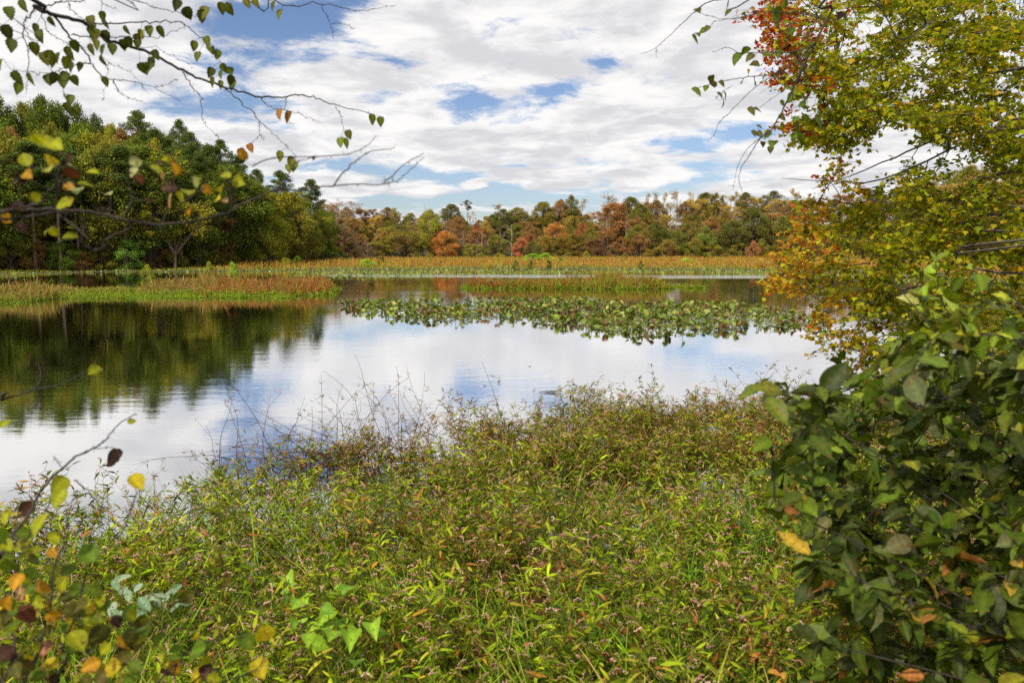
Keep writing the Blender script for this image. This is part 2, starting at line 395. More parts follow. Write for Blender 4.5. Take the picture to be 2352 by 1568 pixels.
PROTO = {}
def proto(kind, trunk_me, crown_me, H, W, sub='crown'):
    PROTO.setdefault(kind, []).append((trunk_me, crown_me, H, W, sub))

def broad(seed, H, W, base, nclump, nl, size, crad=(.9, 1.7), loose=False, narrow=1.0):
    r = np.random.default_rng(seed); tb = MB(); cb = MB()
    tr = smooth_path([(0, 0, -.6), (r.uniform(-.2, .2), r.uniform(-.2, .2), H * .3), (r.uniform(-.5, .5), r.uniform(-.5, .5), H * .62), (r.uniform(-.4, .4), r.uniform(-.4, .4), H * .93)], 9)
    tb.tubes(tr[None], (np.linspace(1, .18, 9) * H * .016)[None], (1, 1, 1), 7)
    t = r.uniform(0, 1, nclump) ** .8; z = H * (base + (1 - base) * t)
    prof = np.sin(np.clip(t * .93 + .1, 0, 1) ** narrow * math.pi) ** .55 * W / 2
    th = r.uniform(0, 2 * math.pi, nclump); rr = prof * r.uniform(.25, 1, nclump) ** .5
    cen = np.stack([np.cos(th) * rr * r.uniform(.8, 1.12, nclump), np.sin(th) * rr, z - .3], -1)
    rad = r.uniform(crad[0], crad[1], nclump) * (1 - .25 * t)
    cen[:, 2] = np.minimum(cen[:, 2], H - rad * .55)
    # limbs to clumps
    ti = np.clip((z / H) * .62 - .02, .12, .85) * 8; i0 = ti.astype(int); st = tr[i0]
    s = np.linspace(0, 1, 6)[None, :, None]; mid = (st + cen) / 2 + np.array([0, 0, .6]) + r.normal(size=(nclump, 3)) * .35
    pth = (1 - s) ** 2 * st[:, None] + 2 * s * (1 - s) * mid[:, None] + s ** 2 * cen[:, None]
    tb.tubes(pth, np.linspace(1, .2, 6)[None] * (H * .0055) * r.uniform(.7, 1.2, (nclump, 1)), (1, 1, 1), 4)
    if loose:
        k = nclump * 7; idx = r.integers(0, nclump, k); p0 = pth[idx, 3]; d = rnd_dir(k, .8, r); d[:, 2] += .4
        tw = arc(p0, d, r.uniform(1, 2.2, k), 4, 0, .18, r, .08); tb.tubes(tw, np.linspace(1, .4, 4)[None] * .022, (1, 1, 1), 3)
    leaf_cloud(cb, cen, rad, nl, size, r)
    return mesh_from('trunk', tb, M_bark), mesh_from('crown', cb, M_crown), H, W

for s_ in range(5): proto('round', *broad(100 + s_, 15, 11, .12, 95, 17000, .30, (.8, 1.9)))
for s_ in range(4): proto('tall', *broad(200 + s_, 18, 10.5, .22, 110, 19000, .31, (.8, 2.0), narrow=1.1))
for s_ in range(3): proto('low', *broad(300 + s_, 6, 6.5, .04, 34, 5200, .22, (.7, 1.2)))
for s_ in range(2): proto('cone', *broad(340 + s_, 12, 7.5, .05, 60, 11000, .27, (.7, 1.3), narrow=.62))

def loosetree(seed, H, W, nl, size):
    r = np.random.default_rng(seed); tb = MB(); cb = MB()
    tr = smooth_path([(0, 0, -.6), (r.uniform(-.3, .3), .1, H * .35), (r.uniform(-.6, .6), 0, H * .9)], 8)
    lv = branchset(tb, r, H, tr, [(17, .42, 38, .05, .10, .22), (6, .5, 36, .04, .15, .3), (5, .55, 40, .03, .18, .25)], H * .014)
    tips = lv[-1][:, 2:].reshape(-1, 3)
    sel = tips[r.choice(len(tips), min(len(tips), 420), replace=False)]
    if nl: leaf_cloud(cb, sel, r.uniform(.35, .75, len(sel)), nl, size, r, .8, .5)
    tr_me = mesh_from('trunk', tb, M_bark)
    al = np.concatenate([tips]); Ht = al[:, 2].max(); Wt = np.percentile(np.abs(al[:, 0]), 97) * 2
    return tr_me, (mesh_from('crown', cb, M_crown) if nl else None), Ht, Wt
for s_ in range(4): proto('loose', *loosetree(400 + s_, 15, 10, 7500, .27))
for s_ in range(2): proto('wisp', *loosetree(430 + s_, 16, 8, 2600, .25))
def baretree(seed, H, upr=.06):
    r = np.random.default_rng(seed); tb = MB(); cb = MB()
    tr = smooth_path([(0, 0, -.6), (r.uniform(-.3, .3), .1, H * .35), (r.uniform(-.6, .6), 0, H * .95)], 8)
    lv = branchset(cb, r, H, tr, [(14, .42, 34, upr, .10, .25), (7, .5, 34, .04, .15, .3), (5, .55, 36, .03, .18, .25), (4, .6, 36, .03, .2, .3)], H * .021)
    tb.tubes(tr[None] , (np.linspace(1, .25, 8) * H * .0125)[None], (1, 1, 1), 7)
    al = lv[-1].reshape(-1, 3)
    return mesh_from('trunk', tb, M_bark), mesh_from('branches', cb, M_bark), al[:, 2].max(), np.percentile(np.abs(al[:, 0]), 97) * 2
for s_ in range(3): proto('bare', *baretree(500 + s_, 13), 'branches')
def snag(seed, H):
    r = np.random.default_rng(seed); tb = MB(); cb = MB()
    tr = smooth_path([(0, 0, -.6), (r.uniform(-.3, .3), .1, H * .4), (r.uniform(-1, 1), 0, H * .95)], 8)
    lv = branchset(cb, r, H, tr, [(9, .36, 40, .09, .14, .3), (4, .5, 40, .05, .2, .3), (3, .5, 40, .03, .2, .3)], H * .02)
    tb.tubes(tr[None], (np.linspace(1, .3, 8) * H * .0125)[None], (1, 1, 1), 7)
    al = lv[-1].reshape(-1, 3)
    return mesh_from('trunk', tb, M_bark), mesh_from('branches', cb, M_bark), al[:, 2].max(), np.percentile(np.abs(al[:, 0]), 97) * 2
for s_ in range(2): proto('snag', *snag(520 + s_, 14), 'branches')
def pinetree(seed, H, W, base, nclump, nl):
    r = np.random.default_rng(seed); tb = MB(); cb = MB()
    tr = smooth_path([(0, 0, -.8), (r.uniform(-.2, .2), 0, H * .35), (r.uniform(-.5, .5), .1, H * .7), (r.uniform(-.6, .6), 0, H * .98)], 10)
    tb.tubes(tr[None], (np.linspace(1, .2, 10) * H * .0105)[None], (1, 1, 1), 7)
    t = np.linspace(0, 1, nclump) ** .85; z = H * (base + (1 - base) * t)
    prof = (np.sin((t * .8 + .2) * math.pi) ** .7) * W / 2 + .25
    th = r.uniform(0, 2 * math.pi, nclump) ; rr = prof * r.uniform(.3, 1.05, nclump)
    ti = (z / H * 9 * .97).astype(int).clip(0, 9); st = tr[ti].copy(); st[:, 2] = z - rr * .25
    cen = np.stack([tr[ti, 0] + np.cos(th) * rr, tr[ti, 1] + np.sin(th) * rr, z], -1)
    s = np.linspace(0, 1, 5)[None, :, None]; mid = (st + cen) / 2 + r.normal(size=(nclump, 3)) * .25 - np.array([0, 0, .2])
    pth = (1 - s) ** 2 * st[:, None] + 2 * s * (1 - s) * mid[:, None] + s ** 2 * cen[:, None]
    tb.tubes(pth, np.linspace(1, .3, 5)[None] * .07 * r.uniform(.6, 1.2, (nclump, 1)), (1, 1, 1), 4)
    # dead stubs below the crown
    k = 10; zz = r.uniform(.35, .95, k) * base * H; p0 = np.stack([zz * 0, zz * 0, zz], -1); d = rnd_dir(k, .3, r)
    tb.tubes(arc(p0, d, r.uniform(.8, 2.2, k), 4, .04, .1, r), np.linspace(1, .3, 4)[None] * .035, (1, 1, 1), 3)
    rad = r.uniform(.6, 1.25, nclump) * (1 - .2 * t)
    leaf_cloud(cb, cen, rad, nl, .34, r, .68, .5, .25, NEED, .9, .06)
    return mesh_from('trunk', tb, M_bark), mesh_from('crown', cb, M_crown), H + .4, W + 1.2
for s_ in range(4): proto('pine', *pinetree(600 + s_, 24, 6.4, .55, 70, 13000))
proto('lonepine', *pinetree(650, 21, 6.0, .74, 15, 3600))

KINDNAME = {'round': 'broadleaf_tree', 'tall': 'broadleaf_tree', 'loose': 'broadleaf_tree', 'wisp': 'broadleaf_tree', 'cone': 'broadleaf_tree', 'low': 'shrub', 'bare': 'bare_tree', 'snag': 'dead_tree', 'pine': 'pine_tree', 'lonepine': 'pine_tree'}
CCB = 1.75
CC = dict(dkgreen=(.058, .074, .014), green=(.085, .108, .015), olive=(.13, .125, .02), yolive=(.17, .155, .018), ygreen=(.20, .215, .022), gold=(.30, .215, .05), yellow=(.42, .31, .02),
          orange=(.33, .15, .04), rust=(.23, .115, .045), red=(.25, .075, .04), pink=(.34, .12, .07), maroon=(.13, .05, .04), tan=(.27, .18, .07), brown=(.16, .09, .035), pine=(.062, .084, .020), lime=(.20, .30, .03), bush=(.11, .17, .03),
          mixed=(.15, .12, .02))
BARK = dict(grey=(1.9, 1.75, 1.6), brown=(1.2, 1.05, .9), pinegrey=(2.0, 1.75, 1.5), pale=(2.6, 2.5, 2.3), pinkish=(2.6, 2.0, 1.6), dark=(.5, .42, .36))
tree_r = random.Random(5)
count_kind = {}
def put_tree(kind, x, y, H, W, col, label, group=None, bark=None, cat=None, zoff=0.0, name=None):
    lst = PROTO[kind]; k = count_kind.get(kind, 0); count_kind[kind] = k + 1
    tm, cm, h0, w0, sub = lst[k % len(lst)]
    z = gz(x, y) + zoff
    t = empty(name or KINDNAME[kind], (x, y, z), tree_r.uniform(0, 6.28))
    t.scale = (W / w0, W / w0, H / h0)
    tr = link('trunk', tm, t); b = BARK[bark or ('pinegrey' if 'pine' in kind else 'brown' if kind in ( 'round', 'tall', 'low', 'cone') else 'grey')]; j = tree_r.uniform(.8, 1.2)
    tr.color = (b[0] * j, b[1] * j, b[2] * j, 1)
    if cm is not None:
        c = link(sub, cm, t)
        if sub == 'branches': c.color = tr.color
        else:
            q = CC[col] if isinstance(col, str) else col
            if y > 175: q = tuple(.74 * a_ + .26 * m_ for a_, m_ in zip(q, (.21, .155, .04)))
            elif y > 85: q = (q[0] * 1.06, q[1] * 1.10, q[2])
            j = tree_r.uniform(.9, 1.12)
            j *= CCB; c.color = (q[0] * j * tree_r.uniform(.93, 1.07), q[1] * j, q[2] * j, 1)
    tag(t, label, cat or ('shrub' if kind == 'low' else 'pine tree' if 'pine' in kind else 'tree'), group)
    return t
Z1 = lambda x, y: ((x / 2.7035) * .4, (200 + y / 2.7035) * .4)
Z2 = lambda x, y: ((780 + x / 3.647) * .4, (430 + y / 3.647) * .4)
Z3 = lambda x, y: ((1400 + x / 3.647) * .4, (430 + y / 3.647) * .4)
def hero(crop, cx, top, wid, kind, col, row, label, bark=None, group=None, cat=None, d=None):
    px, py = crop(cx, top); wpx = wid / (2.7035 if crop is Z1 else 3.647) * .4
    a = (px - 512) / F
    dist = d if d is not None else float(shoreD(a)) + 3 + row * 12
    x = a * dist; z0 = gz(x, dist)
    ztop = P(px, py, dist)[2]
    H = max(ztop - z0, 1.2); W = max(wpx / F * dist, 1.0)
    if kind != 'low': W = min(W, .72 * H)
    return put_tree(kind, x, dist, H, W * (1.3 if kind in ('tall', 'round', 'pine', 'loose') else 1.15), col, label, group, bark, cat)
HERO = [
 # --- far wood, western half
 (Z2, 130, 350, 210, 'tall', 'green', 1, 'tall mid green tree beside the pine at the promontory tip'),
 (Z2, 40, 430, 190, 'loose', 'yolive', 0, 'yellow-olive tree at the waterside tip of the pine wood'),
 (Z2, 235, 250, 170, 'wisp', 'rust', 1, 'thin rusty tree standing just past the pine promontory'),
 (Z2, 300, 420, 200, 'bare', None, 0, 'grey bare tree between the rusty tree and the golden tree', 'grey'),
 (Z2, 400, 262, 200, 'wisp', 'tan', 3, 'thin tan-leaved tree on the skyline behind the maroon tree'),
 (Z2, 480, 330, 170, 'loose', 'maroon', 2, 'deep maroon tree in the far wood'),
 (Z2, 420, 410, 150, 'loose', 'rust', 1, 'pinkish rust tree in front of the maroon tree'),
 (Z2, 395, 560, 130, 'bare', None, -.2, 'low grey bare tree at the marsh edge below the maroon tree', 'grey'),
 (Z2, 600, 400, 140, 'loose', 'gold', .6, 'slender golden tree next to the big multi-stemmed yellow tree'),
 (Z2, 665, 590, 150, 'round', 'yolive', -.2, 'short olive-yellow tree below the slender golden tree'),
 (Z2, 520, 600, 170, 'bare', None, -.2, 'low brown bare thicket tree with a leaning dead stem', 'pinkish'),
 (Z2, 820, 332, 260, 'loose', 'yolive', 0, 'big yellow-green tree with several dark stems', 'dark'),
 (Z2, 700, 320, 150, 'tall', 'brown', 3, 'brown tree rising behind the big multi-stemmed yellow tree'),
 (Z2, 950, 430, 130, 'bare', None, 0, 'grey-brown bare tree between the two yellow trees', 'grey'),
 (Z2, 1085, 340, 190, 'tall', 'ygreen', .6, 'tall yellow-green tree behind the orange maple', 'pale'),
 (Z2, 1060, 285, 120, 'bare', None, 3, 'leafless grey tree on the skyline above the tall yellow-green tree', 'grey'),
 (Z2, 1150, 500, 130, 'round', 'red', .4, 'short red tree directly behind the orange maple'),
 (Z2, 1222, 535, 205, 'round', 'orange', -.5, 'round bright orange maple at the marsh edge'),
 (Z2, 1425, 650, 95, 'low', 'ygreen', -.6, 'small yellow-green bush beside the orange maple'),
 (Z2, 1240, 375, 150, 'bare', None, 1, 'grey bare tree above the orange maple', 'grey'),
 (Z2, 1335, 400, 130, 'round', 'rust', 1.2, 'pale orange tree below the lone pine'),
 (Z2, 1275, 290, 170, 'tall', 'dkgreen', 3, 'dark green tree on the skyline close to the lone pine'),
 (Z2, 1422, 255, 120, 'lonepine', 'pine', 3, 'lone thin pine standing clear of the far skyline'),
 (Z2, 1380, 520, 190, 'bare', None, 0, 'grey bare tree between the orange maple and the tan thicket', 'grey'),
 (Z2, 1500, 470, 120, 'round', 'red', 1, 'red crown peeping over the tan bare thicket'),
 (Z2, 1590, 440, 100, 'round', 'gold', 1.4, 'golden crown peeping over the tan bare thicket'),
 (Z2, 1560, 520, 210, 'bare', None, 0, 'wide tan bare tree in the thicket at the marsh edge', 'pinkish'),
 (Z2, 1690, 530, 210, 'bare', None, .1, 'pale brown bare tree beside the white dead tree', 'pinkish'),
 (Z2, 1825, 425, 150, 'snag', None, .4, 'white dead tree with forked limbs', 'pale'),
 (Z2, 1650, 385, 130, 'tall', 'green', 2, 'rounded mid green tree behind the golden crown'),
 (Z2, 1745, 335, 170, 'tall', 'dkgreen', 2.5, 'dark green tree rising behind the white dead tree'),
 (Z2, 1870, 320, 190, 'tall', 'olive', 2.8, 'olive tree on the skyline by the white dead tree'),
 (Z2, 1715, 285, 110, 'wisp', 'rust', 4, 'thin rusty tree on the skyline past the lone pine'),
 (Z2, 1905, 600, 120, 'round', 'pink', -.3, 'salmon pink tree next to the round dark bush'),
 (Z2, 1975, 560, 130, 'round', 'red', .3, 'dull red tree behind the round dark bush'),
 (Z2, 2020, 625, 165, 'low', 'dkgreen', -1.6, 'round dark green bush out in the marsh'),
 (Z2, 1985, 480, 150, 'round', 'brown', 1, 'brown-orange crown behind the dull red tree'),
 (Z2, 2220, 455, 280, 'round', 'orange', .2, 'wide orange and green maple in the middle of the far wood'),
 (Z2, 2110, 270, 200, 'tall', 'olive', 2.6, 'tall olive tree with pale limbs behind the wide orange maple'),
 (Z2, 2265, 250, 140, 'tall', 'rust', 2.8, 'rusty orange crown on the skyline behind the wide orange maple'),
 (Z2, 2215, 590, 120, 'loose', 'olive', -.3, 'pale-trunked olive tree in front of the wide orange maple', 'pale'),
 # --- far wood, eastern half
 (Z3, 95, 210, 130, 'tall', 'dkgreen', 2.8, 'dark green skyline tree beside the rusty orange crown'),
 (Z3, 195, 235, 130, 'wisp', 'tan', 3, 'thin tan tree on the skyline before the rust-red giant'),
 (Z3, 110, 400, 150, 'tall', 'olive', 1, 'olive tree below the dark green skyline tree'),
 (Z3, 195, 470, 130, 'round', 'red', .5, 'rounded red tree short of the rust-red giant'),
 (Z3, 125, 560, 190, 'round', 'mixed', -.2, 'green tree turning orange at the marsh edge'),
 (Z3, 270, 500, 130, 'round', 'olive', 0, 'olive tree at the foot of the rust-red giant'),
 (Z3, 425, 270, 270, 'loose', 'rust', .8, 'tall rust-red giant with a grey-brown top'),
 (Z3, 445, 195, 130, 'wisp', 'brown', 2.4, 'nearly leafless brown top above the rust-red giant'),
 (Z3, 525, 290, 150, 'loose', 'red', .9, 'red-leaved tree leaning against the rust-red giant'),
 (Z3, 330, 600, 150, 'round', 'maroon', -.1, 'low maroon tree at the foot of the rust-red giant'),
 (Z3, 590, 395, 120, 'snag', None, .4, 'silver dead tree beside the rust-red giant', 'pale'),
 (Z3, 560, 590, 180, 'loose', 'red', -.1, 'low crimson tree below the silver dead tree'),
 (Z3, 620, 225, 180, 'tall', 'dkgreen', 2.8, 'broad dark green tree on the skyline past the rust-red giant'),
 (Z3, 775, 185, 110, 'wisp', 'gold', 4, 'first thin golden poplar on the far skyline'),
 (Z3, 848, 172, 60, 'wisp', 'tan', 4, 'narrow tan poplar on the far skyline'),
 (Z3, 930, 180, 120, 'wisp', 'gold', 4.2, 'middle golden poplar on the far skyline'),
 (Z3, 1045, 158, 110, 'wisp', 'tan', 4.2, 'tallest thin tan poplar on the far skyline'),
 (Z3, 1180, 168, 90, 'wisp', 'gold', 4.2, 'last thin golden poplar on the far skyline'),
 (Z3, 720, 290, 170, 'tall', 'green', 2, 'mid green tree below the first golden poplar'),
 (Z3, 860, 255, 180, 'tall', 'brown', 2.6, 'orange-brown tree below the middle golden poplar'),
 (Z3, 690, 400, 150, 'round', 'rust', 1, 'rusty crown behind the silver dead tree'),
 (Z3, 700, 480, 190, 'round', 'olive', .1, 'olive green tree at the marsh edge past the crimson tree'),
 (Z3, 870, 455, 200, 'round', 'dkgreen', 0, 'rounded dark green oak at the marsh edge'),
 (Z3, 960, 385, 130, 'loose', 'gold', 1, 'golden tree rising behind the rounded dark oak'),
 (Z3, 1040, 375, 110, 'snag', None, .8, 'slim white dead tree behind the grey-green tree', 'pale'),
 (Z3, 1055, 535, 190, 'round', 'green', -.1, 'dull green tree next to the rounded dark oak'),
 (Z3, 1000, 660, 150, 'low', 'brown', -.6, 'low orange-brown bush at the foot of the dull green tree'),
 (Z3, 790, 700, 110, 'low', 'yolive', -.5, 'low olive-yellow bush at the foot of the dark oak'),
 (Z3, 1160, 445, 160, 'round', 'mixed', .4, 'olive-rust tree behind the dull green tree'),
 (Z3, 1190, 370, 160, 'tall', 'dkgreen', 1.5, 'dark green tree above the olive-rust tree'),
 (Z3, 1250, 235, 200, 'loose', 'gold', 2.8, 'wide tan-gold poplar high in the far wood'),
 (Z3, 1310, 490, 195, 'cone', 'bush', -.2, 'grey-green cone-shaped tree at the marsh edge'),
 (Z3, 1355, 420, 170, 'round', 'rust', .8, 'rusty tree behind the cone-shaped tree'),
 (Z3, 1450, 300, 150, 'bare', None, 1.8, 'tall pinkish bare tree above the cone-shaped tree', 'pinkish'),
 (Z3, 1545, 315, 120, 'bare', None, 1.6, 'pinkish bare tree behind the great dark oak', 'pinkish'),
 (Z3, 1310, 185, 170, 'tall', 'dkgreen', 4, 'dark green tree on the skyline after the last golden poplar'),
 (Z3, 1400, 195, 170, 'loose', 'yolive', 3.6, 'yellow-olive tree on the skyline behind the pinkish bare tree'),
 (Z3, 1530, 180, 190, 'loose', 'gold', 3.2, 'golden poplar behind the great dark oak'),
 (Z3, 1560, 440, 250, 'round', 'dkgreen', -.1, 'lower half of the pair of great dark oaks'),
 (Z3, 1730, 325, 300, 'round', 'dkgreen', .4, 'great dark oak, the tallest and widest at the marsh edge'),
 (Z3, 1660, 185, 150, 'tall', 'dkgreen', 4, 'dark green crown on the skyline above the great dark oak'),
 (Z3, 1780, 225, 120, 'loose', 'gold', 2.8, 'golden crown above the great dark oak'),
 (Z3, 1900, 370, 140, 'bare', None, .5, 'pink-tan bare tree against the great dark oak', 'pinkish'),
 (Z3, 1915, 170, 200, 'tall', 'dkgreen', 4, 'wide dark green crown on the skyline near the overhanging maple'),
 (Z3, 1920, 240, 150, 'loose', 'gold', 2.6, 'golden tree behind the pink-tan bare tree'),
 (Z3, 1745, 625, 120, 'low', 'pink', -.8, 'pink-red shrub in front of the great dark oak'),
 (Z3, 1820, 650, 120, 'low', 'mixed', -.6, 'olive-rust shrub touching the pink-red shrub'),
 (Z3, 2010, 400, 200, 'round', 'green', .4, 'green tree past the pink-tan bare tree'),
 (Z3, 2060, 290, 170, 'loose', 'maroon', 2, 'maroon-brown tree high in the wood near the overhanging maple'),
 (Z3, 2130, 150, 170, 'loose', 'gold', 3.6, 'pale gold skyline tree partly behind the overhanging maple'),
 (Z3, 2150, 540, 240, 'round', 'mixed', .1, 'olive and orange tree half hidden by the overhanging maple'),
 (Z3, 2010, 600, 150, 'round', 'olive', -.2, 'low olive tree between the red shrub and the overhanging maple'),
 # --- pine promontory
 (Z1, 985, 203, 225, 'pine', 'pine', 1.6, 'tallest round-topped pine above the wood'),
 (Z1, 1100, 325, 190, 'pine', 'pine', 1.3, 'pine with an open crown beside the tallest pine'),
 (Z1, 1272, 262, 150, 'pine', 'pine', 1.6, 'narrow spire-topped pine beside the tallest pine'),
 (Z1, 1330, 350, 210, 'pine', 'pine', 1.1, 'broad pine in front of the spire-topped pine'),
 (Z1, 1530, 398, 180, 'pine', 'pine', 1.0, 'pine on the falling skyline after the spire-topped pine'),
 (Z1, 1650, 500, 170, 'pine', 'pine', .8, 'dark pine below the falling skyline'),
 (Z1, 1770, 598, 150, 'pine', 'pine', 1.2, 'small flat-topped pine on the falling skyline'),
 (Z1, 1915, 610, 160, 'pine', 'pine', 1.0, 'open-crowned pine shortly before the tip of the promontory'),
 (Z1, 2122, 668, 175, 'pine', 'pine', .5, 'dense pine at the tip of the promontory'),
 (Z1, 1440, 430, 200, 'pine', 'pine', .3, 'pine with its bare trunk standing at the shore'),
 (Z1, 545, 470, 210, 'pine', 'pine', -.2, 'shoreline pine with a long bare trunk under the dark oaks'),
 (Z1, 1345, 420, 190, 'pine', 'pine', -.2, 'straight shoreline pine, close pair with the slender one'),
 (Z1, 1630, 560, 170, 'pine', 'pine', -.15, 'shoreline pine beside the bright yellow-green tree'),
 (Z1, 1240, 560, 200, 'pine', 'pine', -.2, 'slender shoreline pine with a pale trunk'),
 (Z1, 60, 88, 260, 'tall', 'green', 2.6, 'tallest green broadleaf at the edge of the picture', None),
 (Z1, 230, 150, 170, 'tall', 'olive', 2.8, 'thin-topped green tree beside the tallest broadleaf'),
 (Z1, 365, 112, 210, 'tall', 'green', 2.6, 'spreading green tree on the skyline of the promontory'),
 (Z1, 480, 150, 160, 'loose', 'green', 2.6, 'loose green tree on the promontory skyline'),
 (Z1, 595, 158, 170, 'tall', 'dkgreen', 2.6, 'dark oak on the promontory skyline'),
 (Z1, 710, 230, 140, 'tall', 'dkgreen', 2.4, 'dark oak stepping down toward the tallest pine'),
 (Z1, 670, 165, 70, 'bare', None, 3, 'leafless treetop beside the dark oak', 'grey'),
 (Z1, 820, 295, 140, 'tall', 'yolive', 2.0, 'yellowing tree in the notch before the tallest pine'),
 (Z1, 880, 340, 190, 'tall', 'brown', 1.4, 'brown-orange tree in front of the tallest pine'),
 (Z1, 150, 325, 190, 'tall', 'brown', 1.6, 'orange-brown tree below the tallest broadleaf'),
 (Z1, 20, 510, 230, 'round', 'rust', .3, 'wide rust-orange tree at the shore by the picture edge'),
 (Z1, 420, 290, 240, 'tall', 'olive', 1.5, 'olive green tree in the body of the promontory wood'),
 (Z1, 620, 290, 240, 'tall', 'green', 1.5, 'mid green tree below the dark oaks'),
 (Z1, 300, 420, 240, 'tall', 'green', .8, 'green tree below the orange-brown tree'),
 (Z1, 530, 430, 230, 'tall', 'green', .7, 'green tree in the dense middle of the promontory'),
 (Z1, 760, 430, 240, 'tall', 'olive', .7, 'olive tree under the brown-orange tree'),
 (Z1, 980, 500, 240, 'tall', 'green', .6, 'green tree under the tallest pine'),
 (Z1, 1790, 820, 270, 'round', 'ygreen', -.3, 'bright yellow-green tree leaning over the shore'),
 (Z1, 1955, 760, 200, 'tall', 'olive', .3, 'olive tree behind the bright yellow-green tree'),
 (Z1, 1600, 620, 190, 'tall', 'green', .4, 'green tree below the small flat-topped pine'),
 (Z1, 2095, 935, 160, 'round', 'yolive', -.3, 'small yellow-olive tree near the promontory tip'),
 (Z1, 2060, 800, 170, 'tall', 'green', .2, 'mid green tree under the dense tip pine'),
 (Z1, 2185, 875, 130, 'round', 'green', -.3, 'leaf-green tree at the very tip of the promontory'),
 (Z1, 1490, 930, 190, 'loose', 'brown', -.3, 'thin brown-leaved tree with grey limbs at the shore'),
 (Z1, 875, 1075, 170, 'low', 'bush', -.4, 'bright green shrub on the shaded shore'),
 (Z1, 430, 1090, 190, 'low', 'green', -.4, 'dull green shrub on the shaded shore'),
 (Z1, 90, 960, 230, 'round', 'olive', -.3, 'olive shore tree below the wide rust-orange tree'),
 (Z1, 250, 1070, 190, 'low', 'brown', -.3, 'brown shrub between the olive shore tree and the green shrub'),
 (Z1, 1050, 1070, 170, 'low', 'brown', -.2, 'orange-brown shrub by the shoreline pines'),
 (Z1, 1180, 1110, 150, 'low', 'olive', -.2, 'olive shrub among the pine trunks'),
 (Z1, 700, 1120, 170, 'low', 'olive', -.3, 'olive shrub beside the pale dead trunk'),
 (Z1, 560, 1160, 160, 'low', 'brown', -.4, 'brushy brown shrub at the water by the pale dead trunk'),
 (Z1, 1550, 1090, 150, 'low', 'mixed', -.2, 'yellow-orange shrub beneath the grey-limbed tree'),
 (Z1, 2200, 1140, 190, 'low', 'green', -.5, 'grey-green willow thicket at the foot of the promontory tip'),
 (Z1, 675, 1000, 60, 'snag', None, .0, 'pale broken dead trunk at the shore', 'pale'),
 (Z1, 1330, 1110, 130, 'low', 'mixed', .1, 'orange-green shrub behind the paired pine trunks'),
 (Z1, 1650, 1120, 150, 'low', 'olive', -.2, 'olive shrub by the dark trunks beside the yellow-green tree'),
]
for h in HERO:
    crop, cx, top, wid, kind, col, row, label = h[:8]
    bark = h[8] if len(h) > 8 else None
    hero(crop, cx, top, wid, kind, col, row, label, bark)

# filler trees of the packed wood, named by the landmark they stand by
LAND = [(Z1, 60, 'the tallest broadleaf'), (Z1, 365, 'the spreading skyline tree'), (Z1, 650, 'the dark oaks'), (Z1, 985, 'the tallest pine'), (Z1, 1272, 'the spire-topped pine'), (Z1, 1530, 'the falling pine skyline'),
        (Z1, 1790, 'the bright yellow-green shore tree'), (Z1, 2122, 'the dense tip pine'), (Z2, 235, 'the thin rusty tree'), (Z2, 480, 'the deep maroon tree'), (Z2, 820, 'the multi-stemmed yellow tree'),
        (Z2, 1222, 'the orange maple'), (Z2, 1422, 'the lone pine'), (Z2, 1825, 'the white dead tree'), (Z2, 2220, 'the wide orange maple'), (Z3, 425, 'the rust-red giant'), (Z3, 870, 'the rounded dark oak'),
        (Z3, 1310, 'the cone-shaped tree'), (Z3, 1730, 'the great dark oak'), (Z3, 2060, 'the maroon-brown tree')]
LPX = [(c(x, 0)[0], n) for c, x, n in LAND] + [(850, 'the overhanging maple'), (930, 'the maple limbs'), (1000, 'the maple trunk side')]
COLW = {'dkgreen': 'dark green', 'green': 'mid green', 'olive': 'olive', 'yolive': 'yellow-olive', 'gold': 'golden', 'rust': 'rusty', 'brown': 'brown-orange', 'tan': 'tan', 'red': 'dull red', 'pine': 'dark', 'mixed': 'olive-orange'}
KW = {'tall': 'tall tree', 'round': 'round-crowned tree', 'loose': 'open-crowned tree', 'pine': 'pine', 'wisp': 'thin-leaved tree', 'bare': 'leafless tree', 'low': 'understorey shrub', 'cone': 'tapering tree'}
used = {}
fr_ = random.Random(21)
def skyline(px):   # treetop line in 1024 pixels
    return float(np.interp(px, [0, 87, 145, 183, 218, 262, 305, 330, 392, 435, 480, 525, 566, 610, 653, 700, 760, 810, 860, 940, 1024], [98, 106, 114, 122, 142, 168, 188, 198, 203, 205, 205, 204, 200, 198, 196, 194, 194, 191, 186, 165, 150])) + 4
def filler(px, row, kinds, top):
    kind, col = kinds
    a = (px - 512) / F; d = float(shoreD(a)) + row * 12 + fr_.uniform(-2, 2); x = a * d
    z0 = gz(x, d); H = max(3.0, P(px, top, d)[2] - z0)
    W = {'tall': 9, 'round': 9.5, 'loose': 8, 'pine': 6.5, 'wisp': 7, 'bare': 7, 'low': 6, 'cone': 7}[kind] * fr_.uniform(.9, 1.3)
    W = min(W, .75 * H) if kind != 'low' else W
    near = min(LPX, key=lambda l: abs(l[0] - px))
    side = 'directly behind' if abs(px - near[0]) < 9 else ('short of' if px < near[0] else 'beyond')
    tier = {0: 'shore row', 1: 'second row', 2: 'third row', 3: 'upper slope', 4: 'skyline row', 5: 'skyline row'}[int(row)]
    lab = f'{COLW.get(col, "grey")} {KW[kind]} in the {tier} {side} {near[1]}'
    used[lab] = used.get(lab, 0) + 1
    if used[lab] > 1: lab = lab.replace(KW[kind], ['', 'smaller ', 'lower ', 'narrow ', 'faded ', 'ragged '][min(used[lab] - 1, 5)] + KW[kind])
    put_tree(kind, x, d, H, W, col if kind != 'bare' else None, lab, 'trees packed in the wood round the pond', 'grey' if kind == 'bare' else None)
